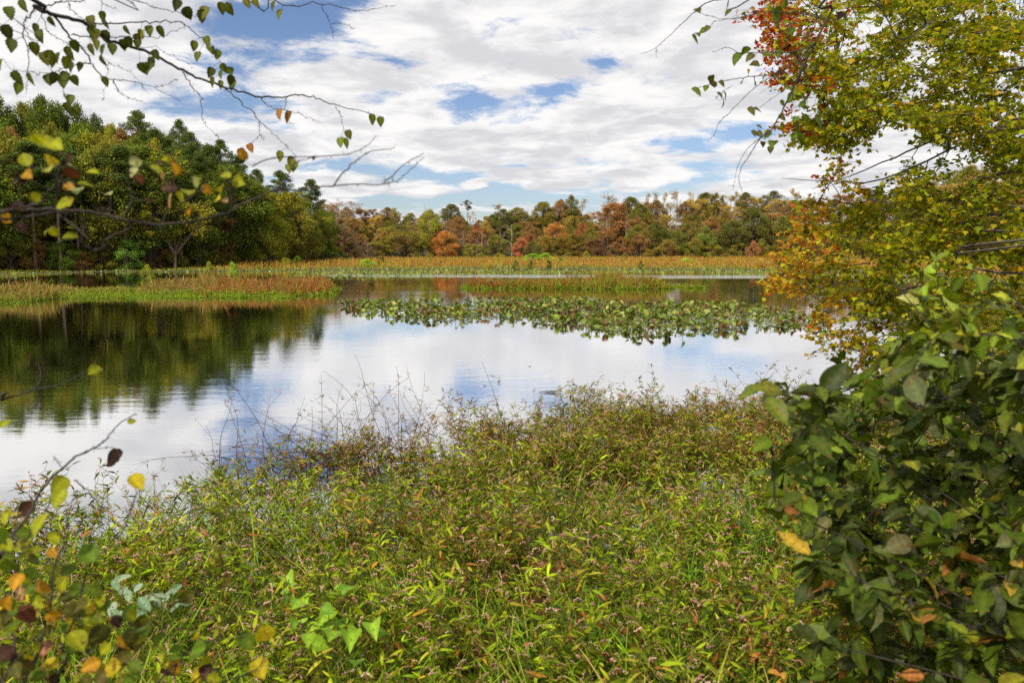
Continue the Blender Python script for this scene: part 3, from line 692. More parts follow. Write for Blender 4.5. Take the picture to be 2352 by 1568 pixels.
gl_ = [('tall', 'green'), ('tall', 'olive'), ('tall', 'dkgreen'), ('tall', 'green'), ('pine', 'pine'), ('tall', 'brown'), ('loose', 'yolive'), ('tall', 'green'), ('tall', 'olive')]
for px in range(-60, 300, 17):        # promontory
    t = skyline(px)
    filler(px + fr_.uniform(-5, 5), 3, fr_.choice(gl_), t + fr_.uniform(4, 16))
    filler(px + fr_.uniform(-5, 5), 1, fr_.choice(gl_), t + fr_.uniform(25, 45) * (1 - px / 420))
for px in range(-60, 320, 24):
    filler(px + fr_.uniform(-6, 6), 0, fr_.choice([('pine', 'pine'), ('tall', 'green'), ('tall', 'olive'), ('loose', 'yolive')]), skyline(px) + fr_.uniform(35, 60) * (1 - px / 400))
for px in range(-50, 330, 15):
    filler(px + fr_.uniform(-6, 6), 0.3, ('low', fr_.choice(['olive', 'brown', 'green', 'mixed', 'olive'])), 246 - fr_.uniform(2, 14))
LPX += [(-110, 'the wood edge'), (-170, 'the outer shore')]
for px in range(-230, -62, 26):
    filler(px, 0, ('tall', 'green' if px % 4 else 'olive'), 150 + fr_.uniform(-8, 8)); filler(px + 12, 2, ('tall', 'olive' if px % 4 else 'green'), 104 + fr_.uniform(-8, 8))
fl_ = [('bare', 'tan'), ('loose', 'yolive'), ('wisp', 'gold'), ('loose', 'tan'), ('tall', 'green'), ('round', 'olive'), ('tall', 'dkgreen'), ('loose', 'gold'), ('round', 'brown'), ('loose', 'rust'), ('wisp', 'tan'), ('tall', 'olive'), ('round', 'mixed'), ('bare', 'tan'), ('tall', 'brown')]
for px in range(322, 1080, 15):
    t = skyline(px)
    filler(px + fr_.uniform(-4, 4), 4, fr_.choice(fl_), t + fr_.uniform(1, 7))
for px in range(322, 600, 14):
    filler(px + fr_.uniform(-4, 4), 3, fr_.choice([('tall', 'green'), ('round', 'olive'), ('round', 'brown'), ('tall', 'rust'), ('tall', 'olive')]), skyline(px) + fr_.uniform(6, 14))
for px in range(325, 1080, 16):
    filler(px + fr_.uniform(-4, 4), 2, fr_.choice(fl_), skyline(px) + fr_.uniform(10, 20))
for px in range(328, 1080, 17):
    filler(px + fr_.uniform(-4, 4), 1, fr_.choice(fl_), skyline(px) + fr_.uniform(20, 34))
for px in list(range(330, 860, 24)) + list(range(860, 1090, 16)):
    filler(px + fr_.uniform(-5, 5), 0, ('low' if px < 860 else 'round', fr_.choice(['olive', 'brown', 'green', 'yolive', 'mixed'])), 245 - (fr_.uniform(0, 12) if px < 860 else fr_.uniform(20, 50)))

# ------------------------------------------------------------------ marsh: grass, bushes, islands, pads
MG = [((.40, .19, .04), 5), ((.44, .25, .06), 4), ((.30, .12, .03), 3.5), ((.44, .30, .04), 2.5), ((.24, .24, .03), 1.2)]
GE = [((.21, .26, .022), 5), ((.31, .31, .03), 3), ((.34, .25, .06), 2)]
def marsh():
    mb = MB(); r = np.random.default_rng(31)
    n = 300000
    a = r.uniform(-.72, .78, n); d = 45 + (225 - 45) * r.uniform(0, 1, n) ** .8
    md = marshD(a); dd = shoreD(a); x = a * d
    edge = md + 2.0 * np.sin(x * .23) + 1.5 * np.sin(x * .61 + 2)
    keep = (d > edge) & (d < dd + 3)
    # winding channel of open water inside the marsh front
    ch = np.abs(d - (edge + 13 + 3 * np.sin(x * .13))) < 2.2
    keep &= ~(ch & (a > -.38) & (a < .1))
    a, d, x, edge, dd = a[keep], d[keep], x[keep], edge[keep], dd[keep]; n = len(a)
    z = ground(x, d); fr = np.clip((d - edge) / 14, 0, 1)
    lft = sm(-.36, -.44, a)
    H = (.25 + .75 * fr) * r.uniform(.6, 1.25, n) * (1 - .6 * lft) * (1 + .25 * np.sin(x * .4) * np.sin(d * .15))
    P0 = np.stack([x, d, z - .05], -1); th = r.uniform(0, 2 * math.pi, n)
    side = np.stack([np.cos(th), np.sin(th) * .4, np.zeros(n)], -1)
    lean = r.normal(size=(n, 3)) * .18; lean[:, 2] = 1
    p1 = P0 + lean * (H * .55)[:, None]; p2 = P0 + lean * H[:, None] + r.normal(size=(n, 3)) * .08
    path = np.stack([P0, p1, p2], 1)
    W = np.stack([.03 + 0 * H, .05 + 0 * H, .012 + 0 * H], 1) * r.uniform(.6, 1.6, (n, 1))
    cN = .5 + .5 * np.sin(x * .17 + 1.2 * np.sin(d * .11)) * np.cos(d * .09 + .5)
    c = pal(n, MG, .25, r); g = pal(n, GE, .25, r); yel = pal(n, [((.40, .33, .03), 1), ((.28, .31, .03), 1)], .2, r)
    mixg = (fr < .45 * r.uniform(.5, 1.3, n)) | (lft > r.uniform(0, 1, n)) | (r.uniform(0, 1, n) < .10)
    c = np.where(mixg[:, None], g, c)
    yb = (np.sin(x * .31 + 2) * np.sin(d * .21 + x * .05) > .72) & (fr > .9)
    c = np.where(yb[:, None], yel, c)
    lf = r.uniform(0, 1, n) < .75
    mb.ribbons(path[~lf], W[~lf], side[~lf], c[~lf])
    q = lf.sum(); pp = (P0 + lean * (H * r.uniform(.45, 1.02, n))[:, None])[lf]
    mb.inst(KITE, frames(rnd_dir(q, .6, r), unit(rnd_dir(q, 1, r) + np.array([0, 0, .6]))) * r.uniform(.10, .24, q)[:, None, None], pp, c[lf])
    return mb
tag(marsh().build('marsh_grass', M_grass), 'rust and gold marsh grass filling the shallow end of the pond', 'grass', kind='stuff')

def island_mass():
    mb = MB(); r = np.random.default_rng(32)
    n = 520000
    bx_ = r.uniform(0, 1, n); x = np.where(bx_ < .62, r.uniform(-36, -9, n), np.where(bx_ < .82, r.uniform(-4, 14, n), r.uniform(19, 41, n)))
    y = np.where(bx_ < .62, r.uniform(39, 63, n), np.where(bx_ < .82, r.uniform(53.5, 62, n), r.uniform(26, 47, n)))
    a, b, b2, c, e, g, s, rb = islands(x, y)
    tall = np.maximum.reduce([a, b, b2, c, e, g, rb]); low = s
    keep = (np.maximum(tall, low) > 0)
    keep &= ~((x > 12) & (y < 50) & (rb <= 0))
    x, y = x[keep], y[keep]; a, b, b2, c, e, g, s, rb = (q[keep] for q in (a, b, b2, c, e, g, s, rb)); tall = tall[keep]; n = len(x)
    z = np.maximum(ground(x, y), 0); ed = np.clip(tall / .22, 0, 1)
    front = np.where((a > 0) | (b > 0), np.clip((y - 46.2) / 3, 0, 1), ed)
    H = (.12 + .48 * np.minimum(ed, front) ** .8) * r.uniform(.55, 1.2, n)
    H *= np.where((b > 0) & (a < 0) & (b2 < 0), .6, 1) * np.where(c > 0, 1.25, 1) * np.where(e > 0, 1.12, 1) * np.where((a > 0) & (y > 50), 1.25, 1) * (1 + .35 * np.sin(x * .55 + .6) * np.sin(y * .5))
    H = np.where((r.uniform(0, 1, n) < .015) & (ed > .5), H * 1.35, H); H *= .55 + .75 * (.5 + .5 * np.sin(x * 2.1 + 1.7 * np.sin(y * 1.1)) * np.sin(y * 1.9 + .8 * np.sin(x * 1.3)))
    P0 = np.stack([x, y, z - .03], -1); th = r.uniform(0, 2 * math.pi, n)
    side = np.stack([np.cos(th), np.sin(th) * .5, np.zeros(n)], -1)
    lean = r.normal(size=(n, 3)) * .35; lean[:, 2] = 1
    p1 = P0 + lean * (H * .5)[:, None] * np.array([.7, .7, 1]); p2 = P0 + lean * H[:, None] + r.normal(size=(n, 3)) * .08
    W = np.stack([.012 + 0 * H, .028 + 0 * H, .006 + 0 * H], 1) * r.uniform(.6, 1.7, (n, 1))
    red = pal(n, [((.34, .095, .03), 4.5), ((.33, .16, .045), 4), ((.20, .085, .035), 2.5), ((.26, .24, .03), 2), ((.44, .20, .035), 1.2)], .25, r)
    dk = (np.sin(x * 1.4 + 1) * np.sin(y * 2.2 + x) > .55) & (r.uniform(0, 1, n) < .7)
    red = np.where(dk[:, None], pal(n, [((.17, .09, .05), 3), ((.22, .12, .05), 2)], .25, r), red)
    tanc = pal(n, [((.34, .22, .07), 4), ((.24, .13, .045), 3), ((.25, .24, .03), 2)], .25, r)
    grn = pal(n, [((.17, .27, .016), 4), ((.25, .29, .02), 3), ((.12, .16, .018), 1.5)], .2, r)
    cc_ = np.where((((x < -19) & (y < 54)) | (c > 0))[:, None], tanc, red)
    lowg = (H < r.uniform(.22, .5, n)) | (r.uniform(0, 1, n) < .12)
    cc_ = np.where((lowg | ((e > 0) & (r.uniform(0, 1, n) < .35)) | ((rb > 0) & (r.uniform(0, 1, n) < .4)))[:, None], grn, cc_)
    lf = r.uniform(0, 1, n) < .86
    mb.ribbons(np.stack([P0, p1, p2], 1)[~lf], W[~lf], side[~lf], cc_[~lf])
    q = lf.sum(); pp = (P0 + lean * np.array([.8, .8, 1]) * (H * r.uniform(.25, 1.0, n))[:, None] + r.normal(size=(n, 3)) * np.array([.12, .12, .02]))[lf]
    mb.inst(KITE, frames(rnd_dir(q, .6, r), unit(rnd_dir(q, 1, r) + np.array([0, 0, .6]))) * r.uniform(.04, .10, q)[:, None, None], pp, cc_[lf])
    return mb
tag(island_mass().build('island_grass', M_grass), 'russet sedge and weeds with green rims covering the low islands in the pond', 'grass', kind='stuff')

DISC = (np.array([[math.cos(t) * .5, math.sin(t) * .5, 0] for t in np.linspace(.25, 2 * math.pi - .25, 9)] + [[.06, 0, 0]]), list(range(10)), [10])
def pads_far():
    mb = MB(); r = np.random.default_rng(33); n = 42000
    a = r.uniform(-.66, .62, n); d = r.uniform(66, 126, n); x = a * d; md = marshD(a)
    f = .5 + .5 * np.sin(x * .21 + .8 * np.sin(d * .3)) * np.sin(d * .35 + x * .03)
    keep = (d < md + 4) & (d > md - 24 + 6 * np.sin(x * .12) + 16 * sm(-.3, -.45, a)) & ((f + .25 * np.sin(x * 1.3) * np.sin(d * 1.1) > .42) | (np.abs(d - md) < 2.5)) & (np.maximum.reduce(islands(x, d)) < -.05)
    keep &= ~((a < -.28) & (a > -.62) & (d < md - 2))
    a, d, x = a[keep], d[keep], x[keep]; n = len(a)
    th = r.uniform(0, 6.28, n); D = np.stack([np.cos(th), np.sin(th), np.zeros(n)], -1)
    up = r.uniform(0, 1, n) < .45
    N = np.where(up[:, None], rnd_dir(n, .5, r) + np.array([0, -.3, .6]), np.array([[0, 0, 1.]]) + r.normal(size=(n, 3)) * .02)
    z = np.where(up, r.uniform(.04, .22, n), r.uniform(.006, .02, n))
    M = frames(D, unit(N)) * r.uniform(.12, .26, n)[:, None, None]
    c = pal(n, [((.16, .22, .025), 4), ((.25, .31, .05), 3), ((.28, .32, .08), .8), ((.22, .15, .05), 1.2)], .2, r)
    mb.inst(DISC, M, np.stack([x, d, z], -1), c)
    return mb
tag(pads_far().build('far_lily_pads', M_lily), 'pale green lily pads crowded along the edge of the marsh', 'lily pads', kind='stuff')

# spatterdock bed: cupped heart-shaped leaves on stalks
def heart(nseg=7, cup=.16, curl=0.0):
    """unit length leaf, base notch at y=0, tip at y=1"""
    ys = np.linspace(0, 1, nseg); wv = np.array([.36, .47, .5, .47, .38, .22, .0])[:nseg]
    V = []; 
    for yy, ww in zip(ys, wv):
        zc_ = -curl * (yy - .3) ** 2
        y_l = yy - (.22 if yy == 0 else .06 * (1 - yy))
        V += [(-ww, y_l, cup * ww * 1.6 + zc_), (-ww * .5, yy - .03, cup * ww * .3 + zc_), (0, yy, zc_ - .02), (ww * .5, yy - .03, cup * ww * .3 + zc_), (ww, y_l, cup * ww * 1.6 + zc_)]
    L = []
    for q_ in range(nseg - 1):
        for e_ in range(4): b_ = q_ * 5 + e_; L += [b_, b_ + 1, b_ + 6, b_ + 5]
    return (np.array(V, float), L, [4] * ((nseg - 1) * 4))
HT = [heart(7, .16, .1), heart(7, .35, .5), heart(7, .6, .9), heart(7, .05, .02)]
bed_poly = [(775, 700), (840, 696), (1000, 693), (1300, 691), (1500, 696), (1700, 704), (1905, 728), (1900, 748), (1720, 752), (1640, 766), (1520, 776), (1400, 764), (1240, 744), (1100, 740), (930, 733), (830, 718)]
bed = np.array([G(x * K, y * K)[:2] for x, y in bed_poly])
def inpoly(x, y, poly):
    x = np.asarray(x); y = np.asarray(y); c = np.zeros(x.shape, bool); n = len(poly)
    for i in range(n):
        x0, y0 = poly[i]; x1, y1 = poly[(i + 1) % n]
        hit = ((y0 > y) != (y1 > y)) & (x < (x1 - x0) * (y - y0) / (y1 - y0 + 1e-12) + x0); c ^= hit
    return c
def lilybed():
    r = np.random.default_rng(34); n = 26000
    x = r.uniform(bed[:, 0].min(), bed[:, 0].max(), n); y = r.uniform(bed[:, 1].min(), bed[:, 1].max(), n)
    k = inpoly(x, y, bed); x, y = x[k], y[k]
    f = np.sin(x * 1.1 + 1.5 * np.sin(y * .8)) * np.sin(y * 1.3 + .4 * x); f = f + .45 * np.sin(x * 3.3 + y) * np.sin(y * 3.9 - x); k = f > -.22; x, y = x[k][:4400], y[k][:4400]
    n = len(x); o = np.argsort(y); x, y = x[o], y[o]
    rightflat = x > np.interp(y, [24, 36], [14, 16])
    kind = r.uniform(0, 1, n); h = r.uniform(.03, .24, n); h = np.where((kind < .45) | rightflat & (kind < .7), .012, h)
    flat = h < .02
    th = r.uniform(0, 6.28, n); el = np.where(flat, 0, r.uniform(-.7, 1.0, n))
    D = np.stack([np.cos(th) * np.cos(el), np.sin(th) * np.cos(el), np.sin(el)], -1)
    N = np.where(flat[:, None], np.array([[0, 0, 1.]]), rnd_dir(n, 1, r) * .6 + np.array([0, 0, .9]))
    S = r.uniform(.09, .235, n); c = pal(n, [((.12, .17, .018), 5), ((.20, .26, .03), 3.5), ((.30, .33, .08), 1.3), ((.17, .085, .03), 1.8), ((.26, .2, .05), .8)], .25, r)
    cid = np.where(flat, 3, r.integers(0, 3, n))
    M = frames(D, unit(N)) * S[:, None, None]
    T = np.stack([x, y, h], -1)
    ns = 290
    protos = {}
    for i_ in range(ns):
        t = empty('lily_leaf', (x[i_], y[i_], 0))
        key = (int(cid[i_]), int(r.integers(0, 4)))
        if key not in protos:
            m1 = MB(); V, L, Sz = HT[key[0]]; cl = [(.11, .16, .02), (.17, .23, .03), (.27, .30, .07), (.16, .09, .03)][key[1]]
            m1.add(V, L, Sz, cl); protos[key] = mesh_from('blade', m1, M_lily, True)
        bl = link('blade', protos[key], t); mm = Matrix([list(M[i_][q]) for q in range(3)]).to_4x4(); mm.translation = (0, 0, h[i_]); bl.matrix_local = mm
        if not flat[i_]:
            if 'stalk' not in protos:
                m2 = MB(); m2.tubes([[(0, 0, -.4), (.01, .02, .5), (0, 0, 1)]], [[.008, .007, .006]], (.1, .13, .03), 4); protos['stalk'] = mesh_from('stalk', m2, M_leaf)
            stt = link('stalk', protos['stalk'], t); stt.scale = (1, 1, h[i_])
        tag(t, 'cupped green water lily leaf at the open-water front of the lily bed' if not flat[i_] else 'flat green water lily leaf floating at the front of the lily bed', 'lily leaf', 'water lily leaves in the pond bed')
    mb = MB()
    for q_ in range(4):
        s_ = (cid == q_) & (np.arange(n) >= ns); mb.inst(HT[q_], M[s_], T[s_], c[s_])
    s_ = (~flat) & (np.arange(n) >= ns); k = s_.sum()
    p0 = np.stack([x[s_], y[s_], -.2 + 0 * x[s_]], -1); mb.tubes(np.stack([p0, (p0 + T[s_]) / 2 + r.normal(size=(k, 3)) * .02, T[s_]], 1), np.full((k, 3), .007), (.1, .13, .03), 3)
    tag(mb.build('lily_bed', M_lily, smooth=True), 'dense bed of upright green water lily leaves in mid pond', 'lily bed', kind='stuff')
lilybed()

# single bushes in the marsh and on the islands
def bush(crop, cx, top, wid, base_py, col, label, kind='low'):
    px, py = crop(cx, top); pb = crop(cx, base_py)[1]
    g_ = G(px, pb, .1); d = float(g_[1]); wpx = wid / (2.7035 if crop is Z1 else 3.647) * .4
    H = max(P(px, py, d)[2] - gz(g_[0], d), .5)
    put_tree(kind, float(g_[0]), d, H, wpx / F * d, col, label, 'bushes dotted over the marsh', cat='bush', name='marsh_bush')
for b_ in [(Z2, 640, 775, 90, 850, 'dkgreen', 'small dark green bush alone in the rusty marsh grass'), (Z2, 500, 790, 180, 870, 'lime', 'wide lime-yellow bush beside the small dark bush'),
           (Z2, 2010, 740, 210, 850, 'lime', 'lime green bush below the round dark bush'), (Z2, 2130, 735, 150, 840, 'lime', 'second lime bush joined to the one below the round dark bush'),
           (Z2, 1855, 800, 60, 880, 'green', 'little green bush short of the lime bushes'), (Z2, 1990, 800, 70, 880, 'green', 'little green bush in front of the lime bushes'), (Z2, 2152, 800, 75, 890, 'dkgreen', 'dark rounded bush in front of the second lime bush'),
           (Z2, 1620, 805, 100, 880, 'gold', 'golden bush in the middle of the marsh'), (Z2, 2255, 770, 80, 850, 'bush', 'soft green bush past the lime bushes'), (Z2, 1080, 775, 80, 850, 'ygreen', 'yellow-green bush in the marsh before the orange maple'),
           (Z2, 1540, 735, 120, 810, 'ygreen', 'yellow-green bush beneath the tan bare thicket'), (Z2, 1700, 735, 110, 810, 'ygreen', 'yellow-green bush beneath the white dead tree'),
           (Z3, 80, 730, 90, 810, 'ygreen', 'yellow-green bush under the green tree turning orange'), (Z3, 240, 715, 80, 810, 'ygreen', 'pointed yellow-green bush at the foot of the olive tree'), (Z3, 585, 735, 90, 815, 'olive', 'olive bush beneath the crimson tree'),
           (Z3, 735, 810, 60, 880, 'dkgreen', 'small dark bush behind the middle island'), (Z3, 1150, 780, 130, 850, 'lime', 'flat lime bush in the far marsh'),
           (Z1, 1410, 1225, 90, 1330, 'ygreen', 'yellow-green bush on top of the long island'), (Z1, 1570, 1228, 80, 1330, 'lime', 'pale leafy bush near the tip of the long island'), (Z1, 1000, 1245, 90, 1330, 'ygreen', 'thin yellow-green bush at the back of the long island'),
           (Z1, 2010, 1185, 70, 1260, 'lime', 'lime bush in the marsh below the tip pine'), (Z1, 1920, 1200, 100, 1265, 'ygreen', 'golden-green bush in the marsh beside the lime bush')]:
    bush(*b_)
# ------------------------------------------------------------------ near plants
LANCE = (np.array([[0, 0, 0], [-.09, .35, .02], [0, .4, -.02], [.09, .35, .02], [-.055, .72, -.05], [0, .74, -.09], [.055, .72, -.05], [0, 1, -.2]]),
         [0, 2, 1, 0, 3, 2, 1, 2, 5, 4, 2, 3, 6, 5, 4, 5, 7, 5, 6, 7], [3, 3, 4, 4, 3, 3])
BEAD = (np.array([[0, -.5, 0], [.5, 0, -.25], [0, .5, 0], [-.5, 0, -.25], [0, 0, .5], [0, 0, -.6]]), [0, 1, 4, 1, 2, 4, 2, 3, 4, 3, 0, 4, 1, 0, 5, 2, 1, 5, 3, 2, 5, 0, 3, 5], [3] * 8)

def weed_bank():
    """smartweed: jointed leaning stems, narrow drooping leaves, pink seed spikes"""
    r = np.random.default_rng(41); mb = MB()
    poly = np.array([(-5.2, 3.0), (-5.6, 6.9), (-4.4, 7.3), (-3.6, 7.8), (-3.1, 9.4), (-2.2, 10.3), (-.8, 10.6), (.4, 11.6), (3.2, 12.0), (6.0, 12.4), (9, 13), (9, 3), (4.0, 1.9), (-3.5, 1.9)])
    n = 21000
    x = r.uniform(-5.6, 9, n); y = r.uniform(1.9, 13, n)
    k = inpoly(x, y, poly)
    f = .5 + .5 * np.sin(x * 1.7 + 1.1 * np.sin(y * 1.3)) * np.sin(y * 1.5 + .9 * np.sin(x * 1.2))
    gapz = ((y > 7.2) & (y < 9.3) & (x > -.2) & (x < 3.6))
    lp = (x < -.6) & (y > 7.0) & (y < 10.6)
    dens = np.where(gapz, .38, 1.0) * np.where(lp, .34, 1.0) * np.clip(.3 + 1.0 * f, 0.15, 1) * .92
    dens *= np.where(y > 9.0, 1.5, 1) * np.where(y < 3.6, .55, 1)
    k &= r.uniform(0, 1, n) < dens
    x, y = x[k], y[k]; n = len(x)
    z = np.maximum(ground(x, y), -.05)
    hf = .5 + .5 * np.sin(x * 2.6 + 1.4 * np.sin(y * 2.1)) * np.sin(y * 2.9 + 1.2 * np.sin(x * 1.9 + 1)); hf = .45 + .95 * hf
    H = hf * r.uniform(.38, .80, n) * np.where(y > 9.2, 1.0, 1) * np.where(y < 3.6, .7, 1) * np.where(x < -1.5, .8, 1)
    d = rnd_dir(n, .6, r) * .55; d[:, 2] = 1
    m = 7
    st = arc(np.stack([x, y, z], -1), d, H, m, 0, .22, r, .05)
    red = r.uniform(0, 1, n)
    scol = np.where((red < .5)[:, None], pal(n, [((.20, .055, .035), 1)], .3, r), pal(n, [((.15, .17, .04), 1)], .3, r))
    mb.tubes(st, np.linspace(1, .45, m)[None] * .0035, scol, 3)
    # side shoots
    ns = n * 2; idx = r.integers(0, n, ns); ti = r.integers(1, m - 1, ns); p0 = st[idx, ti]; dd = rnd_dir(ns, .5, r); dd[:, 2] = np.abs(dd[:, 2]) + .45
    sh_ = arc(p0, dd, H[idx] * r.uniform(.25, .5, ns), 5, 0, .2, r, .05)
    mb.tubes(sh_, np.linspace(1, .5, 5)[None] * .0024, scol[idx], 3)
    # leaves at nodes
    pts = [(st, n, m, 13), (sh_, ns, 5, 7)]
    tone = .5 + .5 * np.sin(x * .9 + 2) * np.sin(y * 1.1)
    for path, kk, mm, per in pts:
        q = kk * per; id_ = np.repeat(np.arange(kk), per); t = r.uniform(.26, 1, q) ** .5 * (mm - 1.001); i0 = t.astype(int); f_ = (t - i0)[:, None]
        p = path[id_, i0] * (1 - f_) + path[id_, i0 + 1] * f_
        D = rnd_dir(q, .35, r); D[:, 2] = r.uniform(-.55, 1.1, q)
        N = np.array([0, 0, 1.]) + rnd_dir(q, 1, r) * .9
        L = (.05 + .10 * r.uniform(0, 1, q) ** 1.3) * (1 - .3 * (t / (mm - 1)))
        src = id_ if kk == n else idx[id_]
        far = (y[src] > 9)
        c = pal(q, [((.22, .30, .010), 5), ((.37, .44, .014), 3.2), ((.075, .115, .008), 3), ((.40, .36, .03), 1.3), ((.34, .12, .03), .4), ((.50, .25, .03), .35), ((.2, .12, .04), .4)], .22, r)
        c2 = pal(q, [((.22, .25, .012), 5), ((.28, .25, .018), 2.5), ((.33, .17, .04), 1.4), ((.26, .10, .035), .9), ((.42, .25, .04), .5)], .22, r)
        c = np.where((far & (r.uniform(0, 1, q) < .75))[:, None], c2, c)
        xs_, ys2 = x[src], y[src]; pf = np.sin(xs_ * 1.1 + 1.6 * np.sin(ys2 * .9)) * np.sin(ys2 * 1.4 + 1.1 * np.sin(xs_ * .8)); pf2 = np.sin(xs_ * 3.1 + ys2) * np.sin(ys2 * 2.7 - xs_ * .7)
        rustp = ((pf < -.72) | ((xs_ > 1.3) & (ys2 < 6.5) & (pf2 > .35))) & (r.uniform(0, 1, q) < .28); brt = (pf > .35) & (ys2 < 8)
        c = np.where(rustp[:, None], pal(q, [((.38, .18, .04), 3), ((.30, .12, .035), 2), ((.42, .30, .05), 2)], .2, r), c)
        pv = (.55 + .85 * r.uniform(0, 1, n) ** 1.2)[src][:, None]; c = c * pv * np.array([.90, .96, .9])
        c = c * np.where(brt, 1.18, 1)[:, None] * (1 + .22 * pf2)[:, None]
        mb.inst(LANCE, frames(D, unit(N)) * (L * np.where(far, .95, 1))[:, None, None] * np.array([1.15, 1, 1])[None, None, :], p, c)
    # seed spikes: short drooping chains of pink grains
    tips = np.concatenate([st[:, -1], sh_[:, -1]]); tsrc = np.concatenate([np.arange(n), idx])
    k = (r.uniform(0, 1, len(tips)) < .6); tips = tips[k]; kk = len(tips)
    dd = rnd_dir(kk, .4, r) * .6; dd[:, 2] = .8
    sp = arc(tips, dd, r.uniform(.035, .08, kk), 8, .22, .1, r)
    P_ = sp.reshape(-1, 3) + r.normal(size=(kk * 8, 3)) * .0022
    cp = pal(kk, [((.68, .36, .32), 3), ((.74, .50, .40), 3), ((.5, .26, .18), 2), ((.55, .38, .22), 1.5)], .15, r)
    M = frames(rnd_dir(kk * 8, 1, r), rnd_dir(kk * 8, 1, r)) * r.uniform(.008, .0135, kk * 8)[:, None, None]
    mb.inst(BEAD, M, P_, np.repeat(cp, 8, axis=0))
    return mb
tag(weed_bank().build('smartweed', M_leaf), 'tangled pink-tipped smartweed covering the near bank', 'weeds', kind='stuff')

def blades():
    r = np.random.default_rng(42); mb = MB(); n = 52000
    x = r.uniform(-3.6, 5.2, n); y = r.uniform(1.6, 8.6, n)
    f = .5 + .5 * np.sin(x * 1.3 + .6) * np.sin(y * 1.9 + x)
    k = (r.uniform(0, 1, n) < np.clip(1.35 - y * .15, .08, 1) * (.25 + .75 * f)); x, y = x[k], y[k]; n = len(x)
    z = np.maximum(ground(x, y), -.03)
    d = rnd_dir(n, .4, r) * .55; d[:, 2] = 1; L = r.uniform(.2, .78, n) * np.where(y < 3.2, .75, 1)
    pth = arc(np.stack([x, y, z], -1), d, L, 7, r.uniform(.10, .22), .05, r)
    th = r.uniform(0, 6.28, n); side = unit(np.cross(d, rnd_dir(n, .2, r)))
    W = np.linspace(0, 1, 7)[None]; W = (np.sin(np.clip(W * .9 + .12, 0, 1) * math.pi) ** .7) * r.uniform(.002, .0056, n)[:, None]
    c = pal(n, [((.20, .35, .02), 5), ((.11, .21, .015), 4), ((.36, .42, .035), 2), ((.42, .32, .10), 1.5), ((.26, .13, .05), 1.2)], .22, r)
    mb.ribbons(pth, W, side, c)
    # dead stems
    k2 = 900; x = r.uniform(-3.4, 4.5, k2); y = r.uniform(1.8, 6, k2); dd = rnd_dir(k2, .5, r); dd[:, 2] = np.abs(dd[:, 2]) + .1
    mb.tubes(arc(np.stack([x, y, np.maximum(ground(x, y), 0) + .02], -1), dd, r.uniform(.3, .9, k2), 5, .08, .12, r), np.linspace(1, .4, 5)[None] * .003, pal(k2, [((.24, .15, .08), 1), ((.18, .06, .04), 1)], .3, r), 3)
    # litter leaves and low herbs
    k3 = 9000; x = r.uniform(-4, 5, k3); y = r.uniform(1.4, 6.2, k3); zz = ground(x, y) + r.uniform(.0, .22, k3); kk = ground(x, y) > -.05
    M = frames(rnd_dir(k3, .3, r), unit(np.array([0, 0, 1.2]) + rnd_dir(k3, 1, r))) * r.uniform(.03, .07, k3)[:, None, None] * np.array([2.6, 1, 1])[None, None, :]
    mb.inst(LANCE, M[kk], np.stack([x, y, zz], -1)[kk], pal(kk.sum(), [((.10, .19, .02), 4), ((.06, .12, .02), 3), ((.2, .3, .04), 2), ((.25, .14, .05), 1)], .25, r))
    return mb
tag(blades().build('grass', M_grass), 'green and straw-coloured grass blades growing through the near bank weeds', 'grass', kind='stuff')

def near_pads():
    mb = MB(); r = np.random.default_rng(43); n = 420
    x = r.uniform(-1.5, 4.5, n); y = r.uniform(6.3, 9.5, n)
    th = r.uniform(0, 6.28, n); D = np.stack([np.cos(th), np.sin(th), 0 * th], -1)
    mb.inst(DISC, frames(D, np.tile([0, 0, 1.], (n, 1))) * r.uniform(.05, .13, n)[:, None, None], np.stack([x, y, r.uniform(.004, .012, n)], -1), pal(n, [((.25, .3, .15), 2), ((.3, .32, .2), 2), ((.16, .18, .06), 1)], .2, r))
    return mb
tag(near_pads().build('floating_pads', M_lily), 'small pale floating pads in the gap between the near weeds', 'floating leaves', kind='stuff')

# ---- leaf shapes
def leafshape(prof, serr=0.0, cup=.12, curl=.15, wave=0.0, seed=0):
    """prof: half widths along the length; unit length"""
    r = np.random.default_rng(seed); m = len(prof); ys = np.linspace(0, 1, m); V = []
    for i_, (yy, ww) in enumerate(zip(ys, prof)):
        s_ = 1 + serr * (1 if i_ % 2 else -1); zc_ = -curl * yy * yy; wv = wave * math.sin(i_ * 1.7 + seed)
        V += [(-ww * s_, yy - (.03 if i_ % 2 else 0), cup * ww * 2 + zc_ + wv), (-ww * .5, yy, cup * ww * .7 + zc_), (0, yy, zc_), (ww * .5, yy, cup * ww * .7 + zc_), (ww * s_, yy - (.03 if i_ % 2 else 0), cup * ww * 2 + zc_ - wv)]
    L = []; 
    for q_ in range(m - 1):
        for e_ in range(4): b_ = q_ * 5 + e_; L += [b_, b_ + 1, b_ + 6, b_ + 5]
    tint = (np.tile([.97, 1.0, 1.4, 1.0, .97], (m, 1)) * np.where(np.arange(m) % 2, .9, 1.1)[:, None]).ravel()
    return (np.array(V, float), L, [4] * ((m - 1) * 4), tint)
OV = lambda w_, pw=.75, m=11: [max(w_ * math.sin(math.pi * min(1, (t / (m - 1)) ** pw)) ** .8, .001) for t in range(m)]
BIRCH = [leafshape(OV(.36, .62), .10, .12, .18, .01, s_) for s_ in range(3)]
ALDER = [leafshape(OV(.40, .85), .05, .16, .22, .015, s_) for s_ in range(3)]
ELLIP = [leafshape(OV(.28, 1.0), .0, c_, k_, .028, s_) for s_, (c_, k_) in enumerate([(.08, .12), (.2, .35), (.03, .5), (.32, .2)])]
